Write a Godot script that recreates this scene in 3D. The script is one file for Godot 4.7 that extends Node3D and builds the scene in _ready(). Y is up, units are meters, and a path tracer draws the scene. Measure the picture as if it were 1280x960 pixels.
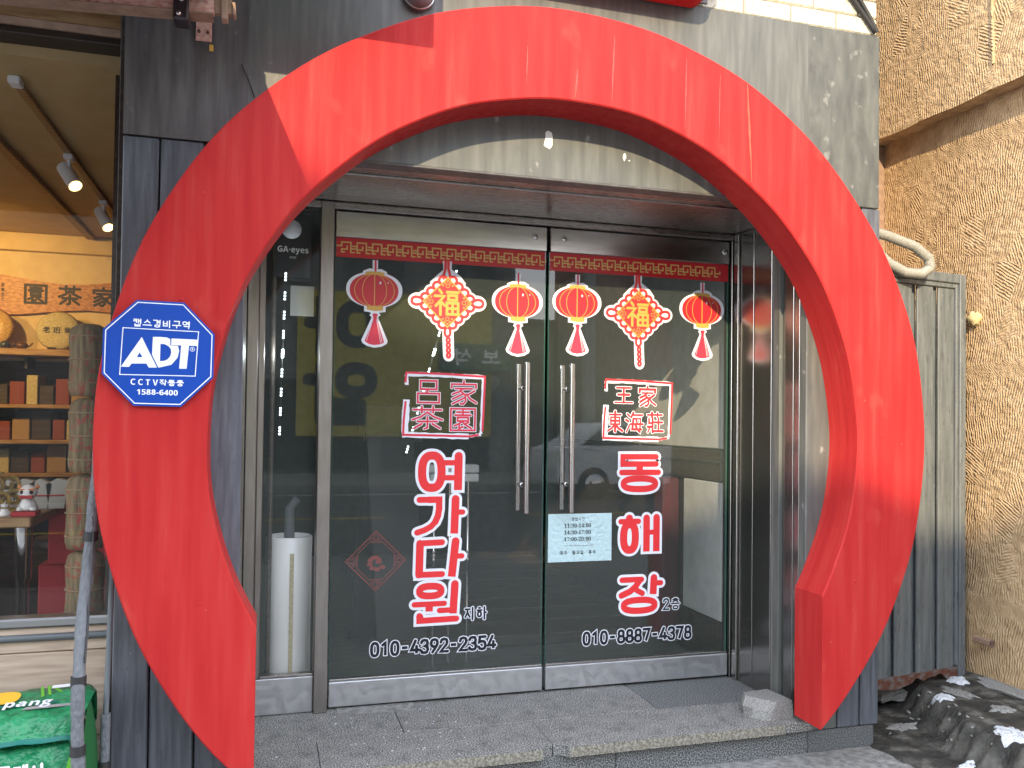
extends Node3D
# A red moon-gate ring round a recessed glass entrance, a tea shop window on the left, an alley gate on the right.

var used := {}
var mats := {}
var rng := RandomNumberGenerator.new()
var hz: FastNoiseLite
const GLASS_Z := -0.596      # outer face of the door glass
const RC := Vector2(1.032, 1.279)   # centre of the ring
const RO := 1.5335
const RI := 1.209
const RT := 0.18

func _ready() -> void:
	rng.seed = 7
	# ---------- camera ----------
	var cam := Camera3D.new()
	cam.name = "camera"
	add_child(cam)
	cam.position = Vector3(0, 1.343, 2.98)
	cam.basis = Basis(Vector3.UP, deg_to_rad(-16.306)) * Basis(Vector3.RIGHT, deg_to_rad(1.111)) * Basis(Vector3.BACK, deg_to_rad(0.697))
	var near := 0.05
	cam.set_frustum(2.0 * near * 480.0 / 1051.1, Vector2(0, 25.66 / 1051.1 * near), near, 400.0)
	cam.current = true
	# ---------- sky, exposure ----------
	var sm := ProceduralSkyMaterial.new()
	sm.sky_top_color = Color(0.67, 0.70, 0.75)
	sm.sky_horizon_color = Color(0.91, 0.90, 0.88)
	sm.sky_curve = 0.12
	sm.ground_bottom_color = Color(0.32, 0.31, 0.30)
	sm.ground_horizon_color = Color(0.55, 0.55, 0.54)
	sm.sun_angle_max = 20.0
	sm.sky_energy_multiplier = 2.0
	var sky := Sky.new()
	sky.sky_material = sm
	var env := Environment.new()
	env.background_mode = Environment.BG_SKY
	env.sky = sky
	env.tonemap_mode = Environment.TONE_MAPPER_LINEAR
	env.tonemap_exposure = 2.2
	env.sdfgi_enabled = true
	env.ssao_enabled = true
	env.ssil_enabled = true
	var we := WorldEnvironment.new()
	we.name = "world_environment"
	we.environment = env
	add_child(we)
	# ---------- sun: low winter sun, front left ----------
	var sun := DirectionalLight3D.new()
	sun.name = "sun"
	add_child(sun)
	sun.basis = Basis.looking_at(Vector3(0.37, -0.47, -1.0), Vector3.UP)
	sun.light_energy = 1.05
	sun.light_color = Color(1.0, 0.905, 0.745)
	sun.light_angular_distance = 0.53
	sun.shadow_enabled = true
	make_materials()
	build_setting()
	build_street_opposite()
	build_restaurant_building()
	build_tea_shop_building()
	build_alley()
	build_ring()
	build_entrance()
	build_hall()
	build_tea_shop_contents()
	build_awning_and_signs()
	build_window_graphics()
	build_foreground_things()

# =====================================================================
# node helpers
# =====================================================================
func numbered(n: String) -> String:
	if not used.has(n):
		used[n] = 0
		return n
	used[n] += 1
	return "%s_%03d" % [n, used[n]]

func thing(called: String, label: String, category: String, at := Vector3.ZERO, turn := 0.0, group := "") -> Node3D:
	var o := Node3D.new()
	o.name = numbered(called)
	add_child(o)
	o.position = at
	o.rotation.y = turn
	metas(o, label, category, group)
	return o

func metas(o: Node, label: String, category: String, group := "") -> void:
	o.set_meta("label", label)
	o.set_meta("category", category)
	if group != "":
		o.set_meta("group", group)

func structure(called: String, label := "") -> Node3D:
	var o := Node3D.new()
	o.name = numbered(called)
	add_child(o)
	o.set_meta("kind", "structure")
	if label != "":
		o.set_meta("label", label)
	return o

func obj(called: String, st: SurfaceTool, m: Material, parent: Node) -> MeshInstance3D:
	st.generate_normals()
	return put(called, st.commit(), m, parent)

func put(called: String, mesh: Mesh, m: Material, parent: Node) -> MeshInstance3D:
	var o := MeshInstance3D.new()
	o.mesh = mesh
	o.material_override = m
	if parent == self:
		o.name = numbered(called)
		add_child(o)
	else:
		var n := called
		var k := 0
		while parent.has_node(NodePath(n)):
			k += 1
			n = "%s_%03d" % [called, k]
		o.name = n
		parent.add_child(o, true)
	return o

func single(called: String, st: SurfaceTool, m: Material, label: String, category: String, group := "") -> MeshInstance3D:
	var o := obj(called, st, m, self)
	metas(o, label, category, group)
	return o

func dup(root: Node3D, at: Vector3, turn: float, label: String, group := "") -> Node3D:
	var base := String(root.name)
	if base.length() > 4 and base.substr(base.length() - 4, 1) == "_" and base.right(3).is_valid_int():
		base = base.left(base.length() - 4)
	var r: Node3D = root.duplicate()
	r.name = numbered(base)
	add_child(r)
	r.position = at
	r.rotation.y = turn
	r.set_meta("label", label)
	if group != "":
		r.set_meta("group", group)
	return r

# =====================================================================
# mesh helpers (front faces clockwise)
# =====================================================================
func nb() -> SurfaceTool:
	var st := SurfaceTool.new()
	st.begin(Mesh.PRIMITIVE_TRIANGLES)
	st.set_smooth_group(-1)
	return st

func tri(st: SurfaceTool, a: Vector3, b: Vector3, c: Vector3, out: Vector3) -> void:
	if (b - a).cross(c - a).dot(out) > 0.0:
		var t := b
		b = c
		c = t
	st.add_vertex(a)
	st.add_vertex(b)
	st.add_vertex(c)

func quad(st: SurfaceTool, a: Vector3, b: Vector3, c: Vector3, d: Vector3, out: Vector3) -> void:
	tri(st, a, b, c, out)
	tri(st, a, c, d, out)

# box from min corner to max corner with chamfered edges
func bx(st: SurfaceTool, lo: Vector3, hi: Vector3, b := 0.0, xf := Transform3D.IDENTITY) -> void:
	st.set_smooth_group(-1)
	var c := (lo + hi) * 0.5
	var e := (hi - lo) * 0.5
	b = minf(b, minf(e.x, minf(e.y, e.z)) * 0.49)
	for ax in 3:
		for s in [-1.0, 1.0]:
			var n := Vector3.ZERO
			n[ax] = s
			var u := (ax + 1) % 3
			var w := (ax + 2) % 3
			var p := []
			for q in [[-1, -1], [1, -1], [1, 1], [-1, 1]]:
				var v := Vector3.ZERO
				v[ax] = s * e[ax]
				v[u] = q[0] * (e[u] - b)
				v[w] = q[1] * (e[w] - b)
				p.append(xf * (c + v))
			quad(st, p[0], p[1], p[2], p[3], xf.basis * n)
	if b <= 0.0:
		return
	for ax in 3:
		var u := (ax + 1) % 3
		var w := (ax + 2) % 3
		for su in [-1.0, 1.0]:
			for sw in [-1.0, 1.0]:
				var p := []
				for q in [[0, -1], [0, 1], [1, 1], [1, -1]]:
					var v := Vector3.ZERO
					v[ax] = q[1] * (e[ax] - b)
					v[u] = su * (e[u] - (b if q[0] == 1 else 0.0))
					v[w] = sw * (e[w] - (b if q[0] == 0 else 0.0))
					p.append(xf * (c + v))
				var n := Vector3.ZERO
				n[u] = su
				n[w] = sw
				quad(st, p[0], p[1], p[2], p[3], xf.basis * n)
	for sx in [-1.0, 1.0]:
		for sy in [-1.0, 1.0]:
			for sz in [-1.0, 1.0]:
				var s := Vector3(sx, sy, sz)
				var p := []
				for ax in 3:
					var v := Vector3.ZERO
					for k in 3:
						v[k] = s[k] * (e[k] - (0.0 if k == ax else b))
					p.append(xf * (c + v))
				tri(st, p[0], p[1], p[2], xf.basis * s)

func box(called: String, lo: Vector3, hi: Vector3, b: float, m: Material, parent: Node) -> MeshInstance3D:
	var st := nb()
	bx(st, lo, hi, b)
	return obj(called, st, m, parent)

# one sheet of glass between two corners, facing the street
func pane(called: String, lo: Vector3, hi: Vector3, m: Material, parent: Node) -> MeshInstance3D:
	var st := nb()
	quad(st, lo, Vector3(hi.x, lo.y, lo.z), hi, Vector3(lo.x, hi.y, hi.z), Vector3(0, 0, 1))
	return obj(called, st, m, parent)

func tube(st: SurfaceTool, pts: Array, r, seg := 12, caps := true) -> void:
	var n := pts.size()
	var rings := []
	var up := Vector3(0.31, 0.9, 0.17).normalized()
	for i in n:
		var t: Vector3 = ((pts[mini(i + 1, n - 1)] as Vector3) - (pts[maxi(i - 1, 0)] as Vector3)).normalized()
		if absf(t.dot(up)) > 0.95:
			up = Vector3(1, 0, 0) if absf(t.x) < 0.8 else Vector3(0, 0, 1)
		var a := t.cross(up).normalized()
		var b := a.cross(t).normalized()
		up = b
		var rr: float = r[i] if r is Array else r
		var ring := []
		for k in seg:
			var ang := TAU * k / seg
			ring.append((pts[i] as Vector3) + (a * cos(ang) + b * sin(ang)) * rr)
		rings.append(ring)
	st.set_smooth_group(0)
	for i in n - 1:
		for k in seg:
			var k2 := (k + 1) % seg
			var mid: Vector3 = ((rings[i][k] as Vector3) + (rings[i][k2] as Vector3)) * 0.5 - (pts[i] as Vector3)
			quad(st, rings[i][k], rings[i][k2], rings[i + 1][k2], rings[i + 1][k], mid)
	st.set_smooth_group(-1)
	if caps:
		for e in [0, n - 1]:
			var o: Vector3 = (pts[0] as Vector3) - (pts[1] as Vector3) if e == 0 else (pts[n - 1] as Vector3) - (pts[n - 2] as Vector3)
			for k in seg:
				tri(st, pts[e], rings[e][k], rings[e][(k + 1) % seg], o)

func tubeo(called: String, pts: Array, r, m: Material, parent: Node, seg := 12) -> MeshInstance3D:
	var st := nb()
	tube(st, pts, r, seg)
	return obj(called, st, m, parent)

func lathe(st: SurfaceTool, prof: Array, at: Vector3, seg := 24, basis := Basis.IDENTITY) -> void:
	st.set_smooth_group(0)
	for i in prof.size() - 1:
		var p: Vector2 = prof[i]
		var q: Vector2 = prof[i + 1]
		for k in seg:
			var a := TAU * k / seg
			var b := TAU * (k + 1) / seg
			var d := Vector3(cos((a + b) / 2), 0, sin((a + b) / 2))
			var nn := Vector3(d.x * (q.y - p.y), p.x - q.x, d.z * (q.y - p.y))
			var v := []
			for e in [[p, a], [p, b], [q, b], [q, a]]:
				v.append(at + basis * Vector3(e[0].x * cos(e[1]), e[0].y, e[0].x * sin(e[1])))
			var o := basis * nn
			if p.x > 1e-5:
				tri(st, v[0], v[1], v[2], o)
			if q.x > 1e-5:
				tri(st, v[0], v[2], v[3], o)
	st.set_smooth_group(-1)

func latheo(called: String, prof: Array, at: Vector3, m: Material, parent: Node, seg := 24, basis := Basis.IDENTITY) -> MeshInstance3D:
	var st := nb()
	lathe(st, prof, at, seg, basis)
	return obj(called, st, m, parent)

# flat polygon at depth z of xf, or a prism from z0 to z1
func flat(st: SurfaceTool, poly: Array, z: float, xf: Transform3D) -> void:
	var pp := PackedVector2Array(poly)
	var idx := Geometry2D.triangulate_polygon(pp)
	for i in range(0, idx.size(), 3):
		var t := []
		for k in 3:
			var p := pp[idx[i + k]]
			t.append(xf * Vector3(p.x, p.y, z))
		tri(st, t[0], t[1], t[2], xf.basis.z)

func prism(st: SurfaceTool, poly: Array, z0: float, z1: float, xf := Transform3D.IDENTITY) -> void:
	flat(st, poly, z1, xf)
	var pp := PackedVector2Array(poly)
	var idx := Geometry2D.triangulate_polygon(pp)
	for i in range(0, idx.size(), 3):
		var t := []
		for k in 3:
			var p := pp[idx[i + k]]
			t.append(xf * Vector3(p.x, p.y, z0))
		tri(st, t[0], t[1], t[2], -xf.basis.z)
	var cw := Geometry2D.is_polygon_clockwise(pp)
	for i in pp.size():
		var a := pp[i]
		var b := pp[(i + 1) % pp.size()]
		var nn := Vector2(b.y - a.y, a.x - b.x) * (-1.0 if cw else 1.0)
		quad(st, xf * Vector3(a.x, a.y, z0), xf * Vector3(b.x, b.y, z0), xf * Vector3(b.x, b.y, z1), xf * Vector3(a.x, a.y, z1), xf.basis * Vector3(nn.x, nn.y, 0))

# a flat painted stroke of half width hw along pts (2D), with mitred corners and round or square ends
func ribbon(st: SurfaceTool, pts: Array, hw: float, z: float, xf: Transform3D, closed := false, round_a := true, round_b := true) -> void:
	var p := []
	for v in pts:
		if p.is_empty() or (p[-1] as Vector2).distance_to(v) > 1e-5:
			p.append(v)
	if closed and p.size() > 2 and (p[0] as Vector2).distance_to(p[-1]) < 1e-5:
		p.pop_back()
	var n := p.size()
	if n < 2:
		return
	var L := []
	var R := []
	for i in n:
		var a: Vector2 = p[(i - 1 + n) % n] if closed or i > 0 else p[i]
		var b: Vector2 = p[i]
		var c: Vector2 = p[(i + 1) % n] if closed or i < n - 1 else p[i]
		var d1 := (b - a).normalized() if a != b else (c - b).normalized()
		var d2 := (c - b).normalized() if c != b else d1
		var n1 := Vector2(-d1.y, d1.x)
		var n2 := Vector2(-d2.y, d2.x)
		var m := (n1 + n2)
		m = n1 if m.length() < 0.05 else m.normalized()
		var k := minf(1.0 / maxf(m.dot(n1), 0.3), 1.9)
		L.append(b + m * hw * k)
		R.append(b - m * hw * k)
	for i in (n if closed else n - 1):
		var j := (i + 1) % n
		quad(st, xf * Vector3(L[i].x, L[i].y, z), xf * Vector3(R[i].x, R[i].y, z), xf * Vector3(R[j].x, R[j].y, z), xf * Vector3(L[j].x, L[j].y, z), xf.basis.z)
	if closed:
		return
	for e in 2:
		if not (round_a if e == 0 else round_b):
			continue
		var o: Vector2 = p[0] if e == 0 else p[n - 1]
		var from: Vector2 = (L[0] if e == 0 else R[n - 1]) - o
		for k in 7:
			var a := o + from.rotated(PI * k / 7.0)
			var b := o + from.rotated(PI * (k + 1) / 7.0)
			tri(st, xf * Vector3(o.x, o.y, z), xf * Vector3(a.x, a.y, z), xf * Vector3(b.x, b.y, z), xf.basis.z)

func ell(c: Vector2, r: Vector2, n := 28, power := 2.0) -> Array:
	var out := []
	for i in n:
		var a := TAU * i / n
		var ca := cos(a)
		var sa := sin(a)
		out.append(c + Vector2(signf(ca) * pow(absf(ca), 2.0 / power) * r.x, signf(sa) * pow(absf(sa), 2.0 / power) * r.y))
	return out

# strokes from text: "x,y x,y;x,y x,y" ; "O cx,cy rx,ry" an ellipse ; "C ..." closed ; "w1.4 ..." own width
func strokes(s: String) -> Array:
	var out := []
	for part in s.split(";", false):
		var d := {"pts": [], "closed": false, "w": 1.0, "sq": 0}
		var oval := false
		for tok in part.strip_edges().split(" ", false):
			if tok == "O":
				oval = true
			elif tok == "C":
				d.closed = true
			elif tok.begins_with("w"):
				d.w = float(tok.substr(1))
			elif tok == "S":
				d.sq = 2
			elif tok == "E":
				d.sq = 1
			else:
				var xy := tok.split(",")
				d.pts.append(Vector2(float(xy[0]), float(xy[1])))
		if oval:
			d.pts = ell(d.pts[0], d.pts[1], 28, 2.5)
			d.closed = true
		out.append(d)
	return out

# draws strokes mapped by mp (Transform2D, y-down units to metres on the plane)
func draw(st: SurfaceTool, list: Array, mp: Transform2D, hw: float, z: float, xf: Transform3D, extra := 0.0, step := 0.00006) -> void:
	var k := 0
	for d in list:
		var q := []
		for p in d.pts:
			q.append(mp * (p as Vector2))
		if d.sq > 0 and extra > 0.0:
			q[-1] += ((q[-1] as Vector2) - (q[-2] as Vector2)).normalized() * extra
			if d.sq == 2:
				q[0] += ((q[0] as Vector2) - (q[1] as Vector2)).normalized() * extra
		var half: float = hw * d.w + extra
		var c := Vector2.ZERO
		for p in q:
			c += (p as Vector2) / q.size()
		if d.closed and extra > 0.0 and q.map(func(p): return c.distance_to(p)).min() < half + 0.0015:
			# too narrow to leave a hole: the backing is solid here
			flat(st, Array(Geometry2D.offset_polygon(PackedVector2Array(q), half, Geometry2D.JOIN_ROUND)[0]), z + k * step, xf)
		else:
			ribbon(st, q, half, z + k * step, xf, d.closed, d.sq != 2, d.sq == 0)
		k += 1

func boxmap(src: Rect2, lo: Vector2, hi: Vector2) -> Transform2D:   # y-down source box to a y-up box lo..hi
	var sx := (hi.x - lo.x) / src.size.x
	var sy := (hi.y - lo.y) / src.size.y
	return Transform2D(Vector2(sx, 0), Vector2(0, -sy), Vector2(lo.x - src.position.x * sx, hi.y + src.position.y * sy))

# ---- Hangul syllables put together from their letters, in a 100 x 100 box ----
const JAMO := {
	"g": "0,0 10,0 9.4,10", "n": "0,0 0,10 10,10", "d": "10,0 0,0 0,10 10,10", "r": "0,0 10,0 10,5 0,5 0,10 10,10",
	"m": "C 0,0 10,0 10,10 0,10", "b": "0,0 0,10 10,10 10,0;0,5 10,5", "s": "5,0 4.4,4.4 0,10;4.8,3.2 10,10", "x": "O 5,5 5,5",
	"j": "0,0 10,0;5,0 4.4,4.6 0,10;4.8,4 10,10", "c": "3,-1.5 7,-1.5;0,2 10,2;5,2 4.4,5.6 0,10;4.8,5 10,10",
	"k": "0,0 10,0 9.4,10;0.4,5 9.4,5", "p": "0,0 10,0;0,10 10,10;3,0 3,10;7,0 7,10", "h": "3.4,-1 6.6,-1;0,2 10,2;O 5,7 3.8,3"}
const LEADS := ["g", "gg", "n", "d", "dd", "r", "m", "b", "bb", "s", "ss", "x", "j", "jj", "c", "k", "t", "p", "h"]
const TAILS := {1: "g", 4: "n", 7: "d", 8: "r", 16: "m", 17: "b", 19: "s", 21: "x"}

func fit(j: String, r: Rect2) -> Array:
	var list := strokes(JAMO[j])
	for d in list:
		for i in d.pts.size():
			d.pts[i] = r.position + (d.pts[i] as Vector2) * r.size / 10.0
	return list

func hangul(ch: String) -> Array:
	var code := ch.unicode_at(0) - 0xAC00
	var l: String = LEADS[code / 588]
	var v := (code % 588) / 28
	var t := code % 28
	var out := []
	var low := 100.0 if t == 0 else 58.0
	if v in [0, 1, 2, 4, 5, 6, 20]:
		var x := 88.0 if v in [1, 5] else 82.0
		var ir := Rect2(6, 12, 46, 66) if t == 0 else Rect2(6, 4, 46, 44)
		if v in [1, 5]:
			ir.size.x = 36
		out += fit(l, ir)
		var mid := ir.position.y + ir.size.y * 0.5
		match v:
			0: out += strokes("82,0 82,%f;82,%f 100,%f" % [low, mid, mid])
			1: out += strokes("64,2 64,%f;90,0 90,%f;64,%f 90,%f" % [low - 2, low, mid, mid])
			2: out += strokes("82,0 82,%f;82,%f 100,%f;82,%f 100,%f" % [low, mid - 11, mid - 11, mid + 11, mid + 11])
			4: out += strokes("84,0 84,%f;58,%f 84,%f" % [low, mid, mid])
			5: out += strokes("70,2 70,%f;92,0 92,%f;48,%f 70,%f" % [low - 2, low, mid, mid])
			6: out += strokes("84,0 84,%f;56,%f 84,%f;56,%f 84,%f" % [low, mid - 9, mid - 9, mid + 9, mid + 9])
			20: out += strokes("82,0 82,%f" % low)
	elif v in [8, 12, 13, 17, 18]:
		var h := 40.0 if t == 0 else 24.0
		out += fit(l, Rect2(18, 4, 64, h))
		var y := 78.0 if t == 0 else 46.0
		if v in [13, 17]:
			y = 62.0 if t == 0 else 40.0
		out += strokes("0,%f 100,%f" % [y, y])
		var e := y + (36.0 if t == 0 else 16.0)
		match v:
			8: out += strokes("50,%f 50,%f" % [y - 24, y])
			12: out += strokes("34,%f 34,%f;66,%f 66,%f" % [y - 24, y, y - 24, y])
			13: out += strokes("50,%f 50,%f" % [y, e])
			17: out += strokes("34,%f 34,%f;66,%f 66,%f" % [y, e, y, e])
	elif v == 14:
		out += fit(l, Rect2(12, 2, 46, 26))
		out += strokes("0,42 68,42;32,42 32,62;88,0 88,66;56,54 88,54")
	if TAILS.has(t):
		out += fit(TAILS[t], Rect2(22, 70, 60, 28))
	return out

const HANJA := {
	"呂": "C 20,4 82,4 82,40 20,40;50,40 42,58;C 10,58 92,58 92,97 10,97",
	"家": "50,0 50,13;7,30 7,15 93,15 93,30;20,33 80,33;48,33 32,47 10,57;40,45 55,60 57,84 48,97 38,96;46,56 10,77;54,70 10,97;88,42 62,60;60,56 72,76 95,92",
	"茶": "5,14 95,14;32,0 32,27;68,0 68,27;50,25 30,44 2,58;50,25 70,44 98,58;18,65 82,65;50,46 50,92 40,97;32,75 8,95;66,75 91,95",
	"園": "C 4,3 96,3 96,97 4,97;27,18 73,18;50,9 50,31;20,31 80,31;C 30,41 70,41 70,56 30,56;48,57 36,68 18,78;36,70 36,89 50,82;72,62 56,71;50,62 64,76 82,88",
	"王": "10,8 90,8;18,48 82,48;0,94 100,94;50,8 50,94",
	"東": "10,15 90,15;50,0 50,98;C 20,28 80,28 80,62 20,62;20,45 80,45;46,64 26,82 0,94;54,64 74,82 100,94",
	"海": "8,8 20,19;0,36 14,45;2,97 22,60;44,0 30,25;38,13 97,13;44,31 37,84 90,84;44,31 86,31 82,97 72,92;25,58 100,58;60,38 65,50;58,65 63,77",
	"莊": "3,11 97,11;32,0 32,22;68,0 68,22;36,27 36,98;13,30 13,52 36,52;4,70 36,70;20,70 6,97;47,48 100,48;74,27 74,92;43,92 102,92",
	"福": "20,0 30,13;2,25 40,25 6,64;25,44 25,99;30,50 43,62;52,8 98,8;C 58,21 92,21 92,39 58,39;C 52,51 98,51 98,96 52,96;52,73 98,73;75,51 75,96",
	"老": "16,16 70,16;44,0 44,34;4,34 96,34;86,4 50,46 6,72;76,52 44,66;42,50 42,92 92,92 92,78",
	"班": "0,14 32,14;2,50 30,50;0,86 34,80;16,14 16,86;50,0 50,56 40,96;38,28 42,44;62,12 100,12;64,50 98,50;60,92 100,92;81,12 81,92",
	"章": "50,0 50,10;14,12 86,12;34,16 40,30;66,16 60,30;4,33 96,33;C 24,43 76,43 76,68 24,68;24,55 76,55;6,80 94,80;50,68 50,100"}
const DIGITS := {
	"0": "O 30,50 26,47", "1": "12,20 34,3 34,98 E", "2": "4,26 10,8 30,2 50,8 56,26 50,44 4,97 60,97", "3": "4,20 12,6 30,2 48,6 54,24 48,42 28,47 50,53 57,74 49,93 30,98 11,94 3,80",
	"4": "36,2 2,72 62,72;45,44 45,98 E", "5": "56,3 9,3 6,44 28,37 50,43 57,68 49,93 30,98 11,94 3,80", "6": "48,4 14,50 6,68;O 30,70 25,27", "7": "3,3 57,3 24,98 E",
	"8": "O 30,26 22,23;O 30,73 26,25", "9": "O 30,29 25,27;55,32 46,56 16,97", "-": "6,50 52,50 S", ":": "28,30 30,30;28,72 30,72"}

func glyph(ch: String) -> Array:
	if HANJA.has(ch):
		return strokes(HANJA[ch])
	if DIGITS.has(ch):
		return strokes(DIGITS[ch])
	return hangul(ch)

# a line of text as one flat mesh, left edge and base line at `at` (2D on the plane)
func line(st: SurfaceTool, text: String, at: Vector2, h: float, pitch: float, w: float, hw: float, z: float, xf: Transform3D, extra := 0.0) -> void:
	var x := at.x
	for ch in text:
		if ch != " ":
			var cw := w * 0.72 if DIGITS.has(ch) else w
			var src := Rect2(0, 0, 60, 100) if DIGITS.has(ch) else Rect2(0, 0, 100, 100)
			draw(st, glyph(ch), boxmap(src, Vector2(x, at.y), Vector2(x + cw, at.y + h)), hw, z, xf, extra)
		x += pitch

func latin(called: String, text: String, h: float, at: Vector3, turn: Basis, m: Material, parent: Node, font := "Droid Sans", weight := 700, stretch := 1.0) -> MeshInstance3D:
	var f := SystemFont.new()
	f.font_names = PackedStringArray([font])
	f.font_weight = weight
	var tm := TextMesh.new()
	tm.text = text
	tm.font = f
	tm.font_size = 64
	tm.pixel_size = h / 46.0
	tm.depth = 0.0006
	var o := put(called, tm, m, parent)
	o.transform = Transform3D(turn * Basis.from_scale(Vector3(stretch, 1, 1)), at)
	return o

# =====================================================================
# materials
# =====================================================================
func lin(r: float, g: float, b: float, a := 1.0) -> Color:
	return Color(r, g, b, a).linear_to_srgb()

func plain(key: String, c: Color, rough := 0.6, metal := 0.0) -> StandardMaterial3D:
	var m := StandardMaterial3D.new()
	m.resource_name = key
	m.albedo_color = c
	m.roughness = rough
	m.metallic = metal
	mats[key] = m
	return m

func noise_tex(sd: int, freq: float, stops: Array, octaves := 4, kind := FastNoiseLite.TYPE_SIMPLEX, size := 512) -> NoiseTexture2D:
	var n := FastNoiseLite.new()
	n.seed = sd
	n.frequency = freq
	n.noise_type = kind
	n.fractal_octaves = octaves
	var g := Gradient.new()
	g.offsets = PackedFloat32Array(stops.map(func(s): return s[0]))
	g.colors = PackedColorArray(stops.map(func(s): return s[1]))
	var t := NoiseTexture2D.new()
	t.width = size
	t.height = size
	t.seamless = true
	t.noise = n
	t.color_ramp = g
	return t

# albedo noise, looked up in world axes: scale is repeats per metre
func noisy(key: String, sd: int, freq: float, stops: Array, scale: Vector3, rough: float, metal := 0.0, octaves := 4) -> StandardMaterial3D:
	var m := plain(key, Color.WHITE, rough, metal)
	m.albedo_texture = noise_tex(sd, freq, stops, octaves)
	m.uv1_triplanar = true
	m.uv1_world_triplanar = true
	m.uv1_triplanar_sharpness = 4.0
	m.uv1_scale = scale
	return m

# a second pattern laid over the first; the alpha of its colours says how much
func overlay(m: StandardMaterial3D, sd: int, freq: float, stops: Array, scale: Vector3, octaves := 4) -> StandardMaterial3D:
	m.detail_enabled = true
	m.detail_blend_mode = BaseMaterial3D.BLEND_MODE_MIX
	m.detail_uv_layer = BaseMaterial3D.DETAIL_UV_2
	m.detail_albedo = noise_tex(sd, freq, stops, octaves)
	m.uv2_triplanar = true
	m.uv2_world_triplanar = true
	m.uv2_triplanar_sharpness = 4.0
	m.uv2_scale = scale
	return m

func relief(m: StandardMaterial3D, sd: int, freq: float, cm: float, octaves := 4) -> StandardMaterial3D:
	m.heightmap_enabled = true
	m.heightmap_scale = cm
	m.heightmap_texture = noise_tex(sd, freq, [[0.0, Color.BLACK], [1.0, Color.WHITE]], octaves)
	return m

func rough_noise(m: StandardMaterial3D, sd: int, freq: float, lo: float, hi: float) -> StandardMaterial3D:
	m.roughness = 1.0
	m.roughness_texture = noise_tex(sd, freq, [[0.2, Color(lo, lo, lo)], [0.8, Color(hi, hi, hi)]])
	m.roughness_texture_channel = BaseMaterial3D.TEXTURE_CHANNEL_RED
	return m

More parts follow.
